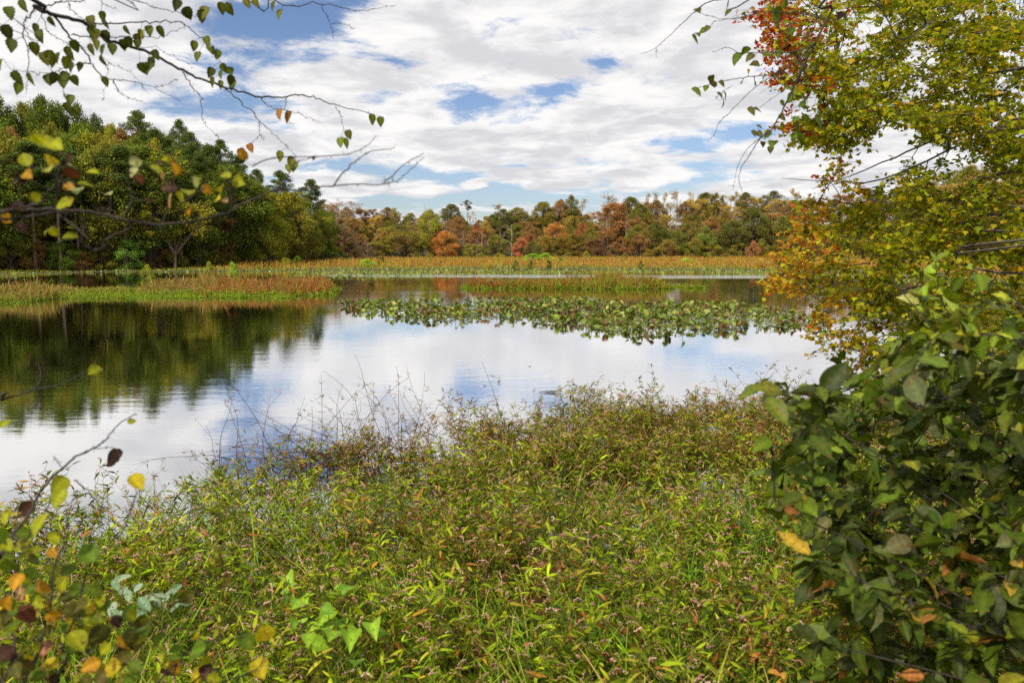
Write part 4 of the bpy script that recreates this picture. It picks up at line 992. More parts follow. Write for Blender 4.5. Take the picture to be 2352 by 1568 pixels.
HEARTL = [leafshape([.02, .36, .47, .48, .44, .37, .28, .18, .09, .01], 0, c_, k_, .01, s_) for s_, (c_, k_) in enumerate([(.15, .2), (.4, .45), (.08, .3)])]
def maple_t(seed):
    pts = [(0, 0), (.18, .12), (.46, .10), (.36, .30), (.58, .52), (.30, .52), (.22, .68), (0, 1)]
    r_ = [(x_, y_, .10 * abs(x_) - .08 * y_ * y_) for x_, y_ in pts]; l_ = [(-x_, y_, z_) for x_, y_, z_ in r_[1:-1]]
    V = np.array(r_ + l_[::-1]); n = len(V)
    return (V, [0, 1, 2, 3, 4, 5, 6, 7, 0, 7] + list(range(8, n)), [8, n - 6])
MAPLE = maple_t(0)

def near_branch(path, epts, r, m=6, stage=True, bx=3.0):
    """curved twigs from the closest stretch of the given limb points to each end point"""
    if stage:
        k1 = max(len(epts) // 5, 4); a_ = near_branch(path, epts[:k1], r, m, False)
        pool = np.concatenate([np.asarray(path), a_[:, 1:].reshape(-1, 3)]); b_ = near_branch(pool, epts[k1:], r, m, False)
        return np.concatenate([a_, b_])
    path = np.asarray(path); k = len(epts)
    dist = np.linalg.norm(epts[:, None, :] - path[None], axis=2) + r.uniform(0, .35, (k, len(path))) * np.linalg.norm(epts[:, None] - path[None], axis=2)
    dist = dist + bx * np.maximum(0, epts[:, None, 0] - path[None, :, 0] + .05); st = path[np.argmin(dist, 1)]
    mid = (st + epts) / 2 + r.normal(size=(k, 3)) * .06 * np.linalg.norm(epts - st, axis=1)[:, None]; mid[:, 2] += .06 * np.linalg.norm(epts - st, axis=1)
    s_ = np.linspace(0, 1, m)[None, :, None]
    return (1 - s_) ** 2 * st[:, None] + 2 * s_ * (1 - s_) * mid[:, None] + s_ ** 2 * epts[:, None]

def polysample(poly, n, dlo, dhi, r, bias=1.0):
    poly = np.array(poly, float) * K; x = r.uniform(poly[:, 0].min(), poly[:, 0].max(), n * 6); y = r.uniform(poly[:, 1].min(), poly[:, 1].max(), n * 6)
    k = inpoly(x, y, poly); x, y = x[k][:n], y[k][:n]; d = dlo + (dhi - dlo) * r.uniform(0, 1, len(x)) ** bias
    return np.array([P(a_, b_, c_) for a_, b_, c_ in zip(x, y, d)]), x / K, y / K

M_bark2 = barkmat('maple_limb_bark', (.14, .12, .10), (.05, .042, .035), 14)
# ---- the big maple leaning over the water
def maple():
    r = np.random.default_rng(51)
    bx, by = 9.4, 8.6; bz = gz(bx, by)
    t = empty('maple_tree', (bx, by, bz)); off = np.array([bx, by, bz])
    tb = MB(); trunk = smooth_path([(bx, by, bz - .4), (bx - .15, by + .1, 2.2), (bx - .1, by + .5, 5.0), (bx + .2, by + .8, 9.5)], 14)
    tb.tubes((trunk - off)[None], np.linspace(.17, .07, 14)[None], (1, 1, 1), 10)
    o = tb.build('trunk', M_grey, t, True)
    # limbs sweeping out over the pond (readings in the picture, with their own distances)
    LM = [[(bx, by, 1.9), Q(2352, 700, 9.2), Q(2200, 650, 9.6), Q(2000, 690, 10.0), Q(1870, 720, 10.4)],
          [(bx, by, 2.6), Q(2352, 620, 9.0), Q(2180, 560, 9.4), Q(2010, 610, 10.0), Q(1800, 640, 10.6)],
          [(bx - .1, by + .1, 3.0), Q(2352, 505, 9.6), Q(2200, 480, 9.6), Q(2050, 450, 10.2), Q(1860, 560, 10.8)],
          [(bx - .1, by + .2, 3.6), Q(2352, 395, 9.2), Q(2200, 440, 10.2), Q(2080, 480, 10.6), Q(1900, 490, 11.0)],
          [(bx - .1, by + .3, 4.2), Q(2352, 270, 9.6), Q(2150, 330, 10.0), Q(2000, 390, 10.2), Q(1880, 430, 10.4)],
          [(bx - .1, by + .4, 4.8), Q(2352, 160, 9.6), Q(2150, 230, 10.2), Q(1980, 270, 10.6), Q(1860, 320, 10.8)],
          [(bx - .1, by + .5, 5.2), Q(2352, 60, 10.0), Q(2120, 90, 10.4), Q(1950, 160, 10.6), Q(1780, 200, 11.0)],
          [(bx - .1, by + .5, 5.6), Q(2352, -80, 10.0), Q(2100, -20, 10.6), Q(1900, 20, 11.0), Q(1720, 60, 11.2)],
          [(bx, by, 1.6), Q(2352, 800, 9.4), Q(2200, 820, 9.8), Q(2060, 850, 10.2), Q(1960, 900, 10.4)],
          [(bx - .1, by + .5, 6.2), Q(2300, -250, 10.4), Q(2050, -260, 11.2), Q(1850, -200, 11.6)]]
    bb = MB(); allp = []
    for q_, L in enumerate(LM):
        for jj in range(2):
            Lj = [np.array(p) + (r.normal(size=3) * np.array([.25, .8, .22]) if (i_ > 0 and jj) else r.normal(size=3) * .05 * (i_ > 0)) for i_, p in enumerate(L)]
            pth = smooth_path(Lj, 22); pth[1:] += np.cumsum(r.normal(size=(21, 3)) * .012, 0)
            bb.tubes((pth - off)[None], (np.linspace(1, .12, 22) * r.uniform(.018, .028))[None], (1, 1, 1), 6); allp.append(pth[5:])
    allp = np.concatenate(allp)
    bb.build('limb', M_bark2, t, True)
    poly = [(1700, -60), (1740, 90), (1800, 210), (1830, 270), (1760, 330), (1900, 350), (1880, 420), (1840, 470), (1840, 520), (1790, 580), (1730, 600), (1720, 650), (1740, 700), (1830, 720), (1900, 750), (1890, 800),
            (1950, 830), (1960, 900), (2100, 930), (2500, 930), (2500, -60)]
    E, ex, ey = polysample(poly, 1480, 8.6, 12.6, r)
    # drop some to leave openings through which the pond and the sky show
    f = np.sin(ex * .021 + 1.3 * np.sin(ey * .012)) * np.sin(ey * .027 + ex * .006)
    k = (f > -.28) | (r.uniform(0, 1, len(ex)) < .34)
    hole = (((ex - 2080) / 190) ** 2 + ((ey - 375) / 60) ** 2 < 1) & (r.uniform(0, 1, len(ex)) < .8); k &= ~hole
    thin = (ey > 600) & (r.uniform(0, 1, len(ex)) < .22); k &= ~thin
    E, ex, ey = E[k], ex[k], ey[k]
    tw = near_branch(allp, E, r, 8)
    tb = MB(); tb.tubes(tw - off, np.linspace(1, .25, 8)[None] * .0075, (1, 1, 1), 3)
    # side twigs, flattened sprays
    n = len(E) * 9; idx = np.repeat(np.arange(len(E)), 9); tt = r.uniform(3.0, 6.99, n); i0 = tt.astype(int); f_ = (tt - i0)[:, None]
    p0 = tw[idx, i0] * (1 - f_) + tw[idx, i0 + 1] * f_; D = rnd_dir(n, .35, r); D[:, 2] -= .1; D[:, 0] -= .25
    sd_ = arc(p0, D, r.uniform(.12, .38, n), 4, .06, .12, r)
    tb.tubes(sd_ - off, np.linspace(1, .5, 4)[None] * .0028, (1, 1, 1), 3)
    tb.build('twigs', M_twig, t)
    ln = n * 5; li = np.repeat(np.arange(n), 5); j = r.uniform(.3, 3, ln); j0 = np.minimum(j.astype(int), 2); jf = (j - j0)[:, None]
    lp = sd_[li, j0] * (1 - jf) + sd_[li, j0 + 1] * jf + r.normal(size=(ln, 3)) * .018
    D = rnd_dir(ln, .6, r); D[:, 2] -= .35; N = rnd_dir(ln, 1, r) * .8; N[:, 2] = np.abs(N[:, 2]) + .5
    LX, LY = ex[idx][li], ey[idx][li]
    c = pal(ln, [((.30, .35, .012), 5), ((.40, .42, .018), 4), ((.15, .20, .012), 2.5), ((.52, .42, .022), 1.7), ((.62, .36, .022), .7)], .22, r)
    warm = pal(ln, [((.62, .38, .03), 3), ((.60, .24, .02), 2), ((.55, .48, .03), 3), ((.5, .12, .02), .7)], .2, r)
    redc = pal(ln, [((.50, .09, .02), 3), ((.60, .15, .03), 2), ((.35, .05, .02), 1.2), ((.40, .25, .03), .6)], .2, r)
    pw = np.clip(1 - (LX - np.interp(LY, [380, 450, 600, 720, 900], [1850, 1820, 1720, 1760, 1900])) / 260, 0, 1) * ((LY > 370) & (LY < 980))
    pr = np.clip(1.15 - (LX - 1700) / 210, 0, 1) * (LY < 300)
    pr2 = (((LX - 1850) / 60) ** 2 + ((LY - 430) / 50) ** 2 < 1) * .5
    u_ = r.uniform(0, 1, len(E) * 1)[idx][li] * .6 + r.uniform(0, 1, ln) * .4
    c = np.where((u_ < pw * 1.0)[:, None], warm, c); c = np.where((u_ < np.maximum(pr * .95, pr2))[:, None], redc, c)
    cm_ = MB(); cm_.inst(MAPLE, frames(D, unit(N)) * r.uniform(.045, .078, ln)[:, None, None], lp - off, c)
    cm_.build('crown', M_maple, t)
    tag(t, 'large maple leaning over the water, yellow-green with orange and red branch tips', 'tree')
maple()

# ---- big-leaved shrub close by; canopy shade is put into its dark leaf colours
def bigleaf():
    r = np.random.default_rng(52)
    base = np.array([2.7, 2.6, gz(2.7, 2.6)]); t = empty('large_leaved_shrub', base); off = base
    poly = [(1745, 880), (1800, 870), (1870, 920), (1900, 900), (1960, 830), (1920, 800), (2020, 750), (2150, 690), (2120, 640), (2200, 620), (2300, 660), (2500, 620), (2500, 1600), (1880, 1600), (1860, 1440), (1850, 1330), (1800, 1230), (1740, 1170), (1700, 1120), (1760, 1060), (1850, 1040), (1790, 960)]
    E, ex, ey = polysample([(x_ + (20 if x_ < 1900 else 0), y_) for x_, y_ in poly], 430, 2.3, 4.7, r, .8); E += r.normal(size=E.shape) * .05; ff = np.sin(ex * .019 + 1.2 * np.sin(ey * .013)) * np.sin(ey * .021 + ex * .008); kp = (ff > -.55) | (r.uniform(0, 1, len(ex)) < .5); E, ex, ey = E[kp], ex[kp], ey[kp]; kp = (ey > 800) | (r.uniform(0, 1, len(ex)) < .85); E, ex, ey = E[kp], ex[kp], ey[kp]
    keep = ~((((ex - 2000) / 140) ** 2 + ((ey - 1000) / 60) ** 2 < 1) & (r.uniform(0, 1, len(ex)) < .3)); E, ex, ey = E[keep], ex[keep], ey[keep]
    tips = [(Q(1800, 900, 3.0)), Q(1900, 1000, 3.3), Q(1760, 1130, 2.6), Q(1950, 850, 3.6), Q(2050, 800, 3.2), Q(2160, 700, 3.4), Q(2300, 660, 3.0), Q(1900, 1300, 2.5), Q(2000, 1150, 2.9), Q(2200, 900, 3.8), Q(1920, 1480, 2.4), Q(2340, 760, 2.6), Q(2120, 1350, 2.7), Q(2060, 640, 3.8)]
    st = MB(); allp = []
    for q_, tp in enumerate(tips):
        p0 = base + np.array([r.uniform(-.3, .3), r.uniform(-.3, .3), -.1]); tp = np.array(tp)
        mid = (p0 * .5 + tp * .5) + np.array([.28, 0, .12]); pth = smooth_path([p0, (p0 + mid) / 2 + r.normal(size=3) * .04, mid, tp], 18)
        pth[1:] += np.cumsum(r.normal(size=(17, 3)) * .004, 0)
        st.tubes((pth - off)[None], (np.linspace(1, .3, 18) * .0085)[None], (1, 1, 1), 6); allp.append(pth[3:])
    allp = np.concatenate(allp); st.build('stem', M_twig, t, True)
    tw = near_branch(allp, E, r, 7); tb = MB(); tb.tubes(tw - off, np.linspace(1, .4, 7)[None] * .0032, (1, 1, 1), 4); tb.build('twigs', M_twig, t, True)
    per = 11; n = len(E) * per; idx = np.repeat(np.arange(len(E)), per); j = np.tile(np.arange(per), len(E))
    L_ = np.linalg.norm(tw[:, -1] - tw[:, 0], axis=1); s0 = np.clip(1 - .34 / np.maximum(L_, .1), .02, .9)
    s_ = s0[idx] + (1 - s0[idx]) * (j / (per - 1)); tt = s_ * 5.999; i0 = tt.astype(int); f_ = (tt - i0)[:, None]
    p = tw[idx, i0] * (1 - f_) + tw[idx, i0 + 1] * f_; tg = unit(tw[idx, i0 + 1] - tw[idx, i0])
    side = unit(np.cross(tg, np.array([0, 0, 1.]) + r.normal(size=(n, 3)) * .35)) * np.where(j % 2, 1, -1)[:, None]
    D = tg * .55 + side * .9 + rnd_dir(n, 1, r) * .55; D[:, 2] += r.uniform(-.6, .35, n)
    N = np.array([0, 0, 1.]) + rnd_dir(n, 1, r) * .85
    c = pal(n, [((.065, .10, .007), 5), ((.10, .15, .010), 3.5), ((.035, .052, .006), 3), ((.19, .21, .015), 1.0), ((.12, .14, .05), .7)], .25, r)  # greens darkened in place of shade from an overhead canopy
    yel = (ey[idx] > 1150) & ((r.uniform(0, 1, n) < .07) | (r.uniform(0, 1, n) < .012))
    c = np.where(yel[:, None], pal(n, [((.42, .28, .03), 2), ((.3, .13, .03), 1)], .2, r), c)
    up = (ey[idx] < 780) ; c = np.where(up[:, None], c * np.array([2.2, 2.0, 1.4]), c)  # upper leaves brightened, the painted shade stays on the lower part
    bl = MB(); which = r.integers(0, 4, n)
    for q_ in range(4):
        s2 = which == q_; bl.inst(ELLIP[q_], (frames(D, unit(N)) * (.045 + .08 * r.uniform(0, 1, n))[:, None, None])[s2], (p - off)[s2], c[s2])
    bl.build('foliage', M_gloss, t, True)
    tag(t, 'dense shrub with big oval leaves coloured dark for canopy shade close beside the viewer', 'shrub')
bigleaf()

# ---- generic hand-laid branch
Z4 = lambda x, y: (x * .18027, y * .18027)
Z7 = lambda x, y: (x * .20587, 360 + y * .20587)
Z5 = lambda x, y: ((1600 + x / 1.8229) * .4, y / 1.8229 * .4)
Z8 = lambda x, y: ((800 + x / 1.9427) * .4, (900 + y / 1.9427) * .4)
Z6 = lambda x, y: ((1700 + x / 1.7290) * .4, (800 + y / 1.7290) * .4)
def lay(crop, pts, d0, d1, n=None, prefix=()):
    w_ = []; m = len(pts)
    for i_, (x_, y_) in enumerate(pts): px, py = crop(x_, y_); w_.append(P(px, py, d0 + (d1 - d0) * i_ / (m - 1)))
    return smooth_path([np.array(p) for p in prefix] + w_, n or (m * 4 + 2 * len(prefix)))
CA = dict(g=(.10, .165, .012), yg=(.29, .31, .014), y=(.48, .38, .015), o=(.46, .24, .018), r=(.10, .03, .014), b=(.06, .026, .018), d=(.025, .012, .01), p=(.36, .38, .16), t=(.42, .26, .12), ol=(.10, .10, .018), gr=(.30, .38, .25), sal=(.4, .18, .1))

def birch():
    r = np.random.default_rng(61); base = (-3.9, 2.4, gz(-3.9, 2.4)); off = np.array(base)
    t = empty('birch_tree', base)
    tb = MB(); tr = smooth_path([(-3.9, 2.4, base[2] - .4), (-3.8, 2.5, 3), (-3.7, 2.6, 5.5), (-3.5, 2.7, 9)], 12); tb.tubes((tr - off)[None], np.linspace(.1, .04, 12)[None], (1, 1, 1), 9); tb.build('trunk', M_grey, t, True)
    M_ = [(100, -60), (190, 35), (280, 75), (400, 105), (480, 130), (560, 185), (650, 240), (760, 270), (880, 315), (1000, 385), (1100, 430), (1200, 465), (1300, 495), (1430, 530), (1550, 540), (1640, 528), (1720, 532), (1800, 560), (1920, 595), (2060, 630)]
    B = [(M_, 3.1, 4.0, .0095, .0016, [(-3.74, 2.55, 4.6), (-2.9, 2.8, 4.3)]),
         ([(280, 75), (330, 120), (370, 190), (420, 235), (470, 280), (510, 350), (550, 405), (600, 435), (700, 445), (850, 480), (1000, 560)], 3.2, 3.5, .007, .001, []),
         ([(190, 35), (170, 90), (140, 110), (130, 190), (160, 290), (155, 400), (145, 520)], 3.1, 3.2, .005, .001, []),
         ([(480, 130), (600, 130), (750, 125), (860, 120), (980, 118), (1040, 150), (1110, 200), (1180, 260), (1230, 350), (1300, 430)], 3.3, 3.7, .005, .001, []),
         ([(400, 190), (480, 200), (620, 205), (760, 210), (870, 205), (950, 180), (1030, 150)], 3.3, 3.5, .004, .0012, []),
         ([(1010, 395), (1060, 480), (1110, 530), (1120, 610), (1140, 690), (1220, 770)], 3.55, 3.7, .0035, .0008, []),
         ([(1240, 480), (1310, 540), (1390, 610), (1430, 660), (1500, 720), (1570, 790), (1640, 860)], 3.65, 3.8, .004, .001, []),
         ([(1430, 530), (1500, 590), (1580, 610), (1680, 640), (1780, 680)], 3.7, 3.85, .003, .0007, []), ([(1590, 540), (1585, 600), (1610, 690)], 3.75, 3.8, .002, .0007, []),
         ([(1860, 585), (1890, 650), (1905, 720)], 3.9, 3.95, .002, .0008, []), ([(500, 350), (440, 360), (350, 385), (280, 405), (170, 400), (60, 385)], 3.3, 3.1, .0035, .001, []),
         ([(240, 45), (310, 15), (390, -10)], 3.15, 3.2, .004, .002, []), ([(310, 15), (430, 5), (530, -10), (600, 30), (650, 50)], 3.2, 3.3, .003, .001, []), ([(560, -40), (700, -10), (800, 20), (900, 50), (1000, 70), (1080, 95)], 3.2, 3.5, .004, .001, [(-2.9, 2.8, 4.35)]),
         ([(1300, -70), (1500, -10), (1610, 35), (1750, 20), (1870, 35), (2000, 60), (2080, 50), (2200, 30)], 3.6, 3.9, .005, .0009, [(-3.6, 2.7, 5.4), (-2.2, 3.1, 4.9)]), ([(1780, 25), (1830, 120), (1850, 220)], 3.75, 3.8, .0025, .0008, []), ([(1840, 130), (1920, 135), (1960, 160)], 3.8, 3.85, .0015, .0007, []),
         ([(1430, 660), (1440, 740), (1390, 800)], 3.75, 3.75, .002, .0008, []), ([(1440, 740), (1465, 775)], 3.75, 3.75, .0014, .0007, []), ([(600, 340), (590, 440), (570, 560)], 3.4, 3.4, .0016, .0006, []), ([(630, 440), (650, 490), (660, 510), (720, 540), (800, 565)], 3.4, 3.5, .003, .0006, []),
         ([(850, 480), (920, 470), (990, 435)], 3.45, 3.5, .0018, .0007, []), ([(770, 270), (840, 260), (960, 310), (1090, 375)], 3.4, 3.5, .0018, .0006, []), ([(600, 350), (720, 400), (830, 520)], 3.4, 3.5, .0014, .0006, []),
         ([(-20, 130), (60, 90), (130, 160), (200, 260), (300, 420), (360, 520)], 3.0, 3.2, .0025, .0009, [(-3.73, 2.6, 4.5)]), ([(230, 60), (260, 160), (330, 220), (430, 250)], 3.2, 3.3, .0025, .001, []), ([(380, 10), (400, 60), (470, 110), (510, 200)], 3.2, 3.3, .0022, .001, [])]
    bm_ = MB(); tips = []
    for i_, (pts, d0, d1, r0, r1, pre) in enumerate(B):
        p = lay(Z4, pts, d0, d1, None, pre); n = len(p); p[1:-1] += r.normal(size=(n - 2, 3)) * .003
        o = bm_ if i_ else MB()
        o.tubes((p - off)[None], (np.linspace(r0, r1, n) * (1 if not i_ else .68))[None], (1, 1, 1), 6)
        if not i_: o.build('branch', M_twig, t, True)
        # buds / spurs
        k = n * 2; q_ = r.integers(1, n - 1, k); d_ = rnd_dir(k, 1, r); sp = arc(p[q_], d_, r.uniform(.004, .014, k), 3, 0, .1, r); bm_.tubes(sp - off, np.linspace(1, .7, 3)[None] * .0009, (1, 1, 1), 3)
        tips.append(p)
    allp = np.concatenate(tips)
    LV = [(500, 110), (575, 125), (490, 165), (530, 180), (570, 190), (560, 85), (690, 165), (750, 210), (760, 240), (800, 190), (825, 165), (700, 225), (885, 165), (580, 270), (620, 265), (850, 300), (830, 340), (820, 365), (775, 370), (1085, 250), (1105, 310), (1150, 260), (1175, 280), (1140, 225), (1215, 300), (1180, 400), (1185, 450),
          (1230, 410), (1230, 470), (1285, 440), (1300, 465), (1230, 375), (1275, 395), (990, 20), (1015, 70), (1110, 75), (1145, 60), (1230, 35), (1250, 40), (1275, 40), (1360, 15), (1405, 10), (1525, 30), (1560, 75), (80, 250), (65, 240), (205, 155), (215, 190), (185, 255), (240, 310), (265, 300), (300, 320), (330, 315), (370, 280),
          (370, 335), (405, 370), (455, 370), (400, 245), (75, 415), (105, 485), (310, 425), (350, 440), (370, 420), (400, 440), (555, 330), (570, 450), (500, 265), (355, 540), (370, 590), (410, 610), (395, 550), (20, 160), (15, 350), (45, 60), (115, 15), (270, 115), (1610, 640), (1555, 625), (2060, 655), (2110, 670),
          (1925, 745), (1925, 790), (1890, 785), (1380, 820), (1350, 860), (1330, 845), (1560, 860), (1620, 890), (1640, 920), (1600, 930), (1625, 905), (160, 425), (260, 435), (540, 245), (1030, 60), (780, 185), (525, 160), (680, 240), (840, 370)]
    n = len(LV); p = []; att = bm_
    for x_, y_ in LV:
        px, py = Z4(x_, y_ - 26); a_ = proj(allp); i_ = int(np.argmin((a_[0] - px) ** 2 + (a_[1] - py) ** 2)); d_ = allp[i_][1] + r.uniform(-.08, .08); q_ = P(px, py, d_); p.append(q_)
        s3 = np.linspace(0, 1, 4)[:, None]; att.tubes(((allp[i_] * (1 - s3) + q_ * s3) - off)[None], [[.0008]], (1, 1, 1), 3)
    bm_.build('twigs', M_twig, t, True)
    p = np.array(p); D = np.array([0, 0, -1.]) + rnd_dir(n, .3, r) * .45; N = np.array([0, -1., .1]) + rnd_dir(n, 1, r) * .75
    c = pal(n, [((.085, .10, .012), 5), ((.13, .145, .016), 3), ((.05, .06, .012), 2)], .2, r)
    c[[76, 77, 83, 84, 85]] = pal(5, [((.32, .14, .03), 1)], .2, r)
    bl = MB(); w3 = r.integers(0, 3, n); S = r.uniform(.042, .062, n)
    for q_ in range(3):
        s2 = w3 == q_; bl.inst(BIRCH[q_], (frames(D, unit(N)) * S[:, None, None])[s2], (p - off)[s2], c[s2])
    bl.build('foliage', M_leaf, t, True)
    tag(t, 'birch reaching in from overhead with long bare twigs and few toothed hanging leaves', 'tree')
birch()

def leafy(name, label, cat, base, branches, leaves, shapes, size, seed, droop=.5, extra=None, mat=None, trunk=None, spur=True, lit=None):
    """branches: (crop, pts, d0, d1, r0, r1, prefix); leaves: (crop, x, y, colour[, size])"""
    r = np.random.default_rng(seed); off = np.array(base, float); t = empty(name, base)
    bm_ = MB(); pp = []
    if trunk is not None:
        tb = MB(); tr = smooth_path(trunk[0], 14); tb.tubes((tr - off)[None], np.linspace(trunk[1], trunk[2], 14)[None], (1, 1, 1), 8); tb.build('trunk', M_twig, t, True)
    for crop, pts, d0, d1, r0, r1, pre in branches:
        p = lay(crop, pts, d0, d1, None, pre); n = len(p); p[1:-1] += r.normal(size=(n - 2, 3)) * .0018
        bm_.tubes((p - off)[None], np.linspace(r0, r1, n)[None], (1, 1, 1), 7); pp.append(p)
        if spur:
            k = n; q_ = r.integers(1, n - 1, k); sp = arc(p[q_], rnd_dir(k, 1, r), r.uniform(.004, .014, k), 3, 0, .1, r); bm_.tubes(sp - off, np.linspace(1, .6, 3)[None] * .0011, (1, 1, 1), 3)
    allp = np.concatenate(pp); ap = proj(allp)
    T = []; C_ = []; S = []; J = []
    for lf in leaves:
        px, py = lf[0](lf[1], lf[2]); i_ = int(np.argmin((ap[0] - px) ** 2 + (ap[1] - py) ** 2)); q_ = P(px, py, max(allp[i_][1] + r.uniform(-.12, .12), .9)); T.append(q_); C_.append(CA[lf[3]]); S.append(lf[4] if len(lf) > 4 else 1)
        J.append(allp[i_])
    n = len(T); T = np.array(T); D = rnd_dir(n, .5, r); D[:, 2] -= droop; D = unit(D); N = np.array([0, -.8, .6]) + rnd_dir(n, 1, r) * .55
    S = np.array(S) * size * r.uniform(.85, 1.2, n); C_ = np.array(C_) * (1 + r.uniform(-.15, .15, (n, 1)))
    bl = MB(); w3 = r.integers(0, len(shapes), n); Fm = frames(D, unit(N)) * S[:, None, None]
    T = T - Fm[:, :, 1] * .5
    for a_, q_ in zip(J, T): bm_.tubes((smooth_path([a_, (a_ + q_) / 2 + np.array([0, 0, -.008]), q_], 5) - off)[None], [[.0009]], (1, 1, 1), 4)
    bm_.build('branches', M_twig, t, True)
    for q_ in range(len(shapes)):
        s2 = w3 == q_; bl.inst(shapes[q_], Fm[s2], (T - off)[s2], C_[s2])
    bl.build('foliage', mat or M_spot, t, True)
    tag(t, label, cat); return t

L4 = [(260, 790, 'yg', 1.3), (215, 770, 'yg'), (310, 800, 'yg', 1.2), (140, 880, 'yg'), (285, 890, 'y', 1.1), (150, 965, 'o'), (270, 930, 'p'), (400, 960, 'r'), (400, 915, 'p'), (380, 880, 'b', .7), (380, 1035, 'o'), (480, 1020, 'yg', 1.2), (430, 1050, 'p'), (370, 1110, 'y', 1.1), (345, 1130, 'yg'), (100, 1140, 'd'), (80, 1005, 'd', .7), (35, 1210, 'o'), (200, 1095, 'yg', .7),
      (510, 950, 'yg', .8), (600, 1070, 'p', .8), (755, 895, 'p'), (740, 950, 'p', .9), (770, 990, 'r', .9), (870, 940, 'yg', 1.1), (905, 880, 'yg'), (875, 905, 'b', .8), (970, 930, 'o'), (900, 975, 't', .7), (830, 1110, 'b', .5), (565, 1160, 'd', .7), (1040, 1060, 'yg', 1.2), (1000, 1090, 'yg'), (1150, 1050, 'o'), (1220, 1040, 'yg', 1.2), (1250, 970, 'yg'), (1320, 1005, 'yg', 1.2), (1090, 985, 'p', .7),
      (1090, 1015, 'p', .8), (1205, 1100, 'y', .9), (1250, 1105, 't', .6), (940, 1110, 't'), (940, 1040, 'b'), (1045, 1170, 'o', .9), (1545, 1050, 'd', .7), (1600, 970, 'd', .7), (1740, 875, 'd', .5), (265, 1275, 'yg'), (300, 1285, 'yg'), (390, 1310, 'yg'), (640, 1200, 'b', .7), (120, 1260, 'd', .8), (1350, 860, 'o', .8), (880, 1220, 'yg', .5)]
leafy('alder_sapling', 'alder sapling whose dark limb crosses before the promontory with yellow blurred leaves', 'tree', (-2.15, 1.7, gz(-2.15, 1.7)),
      [(Z4, [(-60, 1190), (60, 1170), (200, 1160), (350, 1160), (500, 1175), (620, 1205), (780, 1235), (950, 1240), (1100, 1220), (1250, 1180), (1350, 1130), (1450, 1085), (1530, 1055), (1640, 1050), (1800, 1035), (1950, 1020), (2100, 1025), (2200, 1000), (2280, 940), (2352, 870)], 1.95, 2.5, .0058, .0009, [(-2.15, 1.7, 2.3), (-1.9, 1.8, 2.65)]),
       (Z4, [(-40, 1215), (100, 1210), (250, 1185), (420, 1170)], 1.95, 2.05, .004, .002, []),
       (Z4, [(780, 1235), (700, 1200), (740, 1100), (710, 1000), (715, 940)], 2.1, 2.0, .0035, .002, []), (Z4, [(100, 1165), (200, 1130), (280, 1060), (320, 980), (345, 900)], 1.97, 1.9, .0035, .0015, []), (Z4, [(320, 1160), (310, 1060), (350, 980), (380, 860)], 2, 1.95, .0025, .001, []),
       (Z4, [(1850, 1030), (1930, 930), (2030, 850), (2190, 815)], 2.4, 2.5, .0025, .001, []), (Z4, [(1400, 920), (1550, 870), (1850, 865), (2000, 830), (2090, 750)], 2.4, 2.6, .002, .0009, []), (Z4, [(2130, 1020), (2230, 920), (2352, 850)], 2.45, 2.6, .002, .001, []),
       (Z4, [(1280, 1170), (1290, 1080), (1270, 1000), (1270, 930)], 2.2, 2.1, .0022, .0012, []), (Z4, [(1000, 1238), (1010, 1130), (1120, 1050), (1150, 1000)], 2.15, 2.1, .002, .001, []), (Z4, [(900, 1240), (930, 1130), (960, 1020), (975, 900)], 2.15, 2.1, .002, .001, []), (Z4, [(1530, 1055), (1590, 980), (1640, 900), (1740, 870)], 2.3, 2.4, .002, .001, []),
       (Z1, [(560, 930), (570, 980), (555, 1080), (600, 1130), (660, 1145), (705, 1120), (700, 1090), (760, 1050), (880, 1000), (900, 960)], 2.05, 2.15, .0038, .002, []), (Z1, [(410, 910), (470, 960), (540, 1020), (600, 1070)], 2.05, 2.0, .0025, .0012, [])],
      [(Z4, *l) for l in L4], ALDER, .036, 71, .3, trunk=([(-2.15, 1.7, gz(-2.15, 1.7) - .2), (-2.2, 1.75, 1.8), (-2.15, 1.7, 2.6), (-2.4, 1.9, 4.5)], .025, .008))

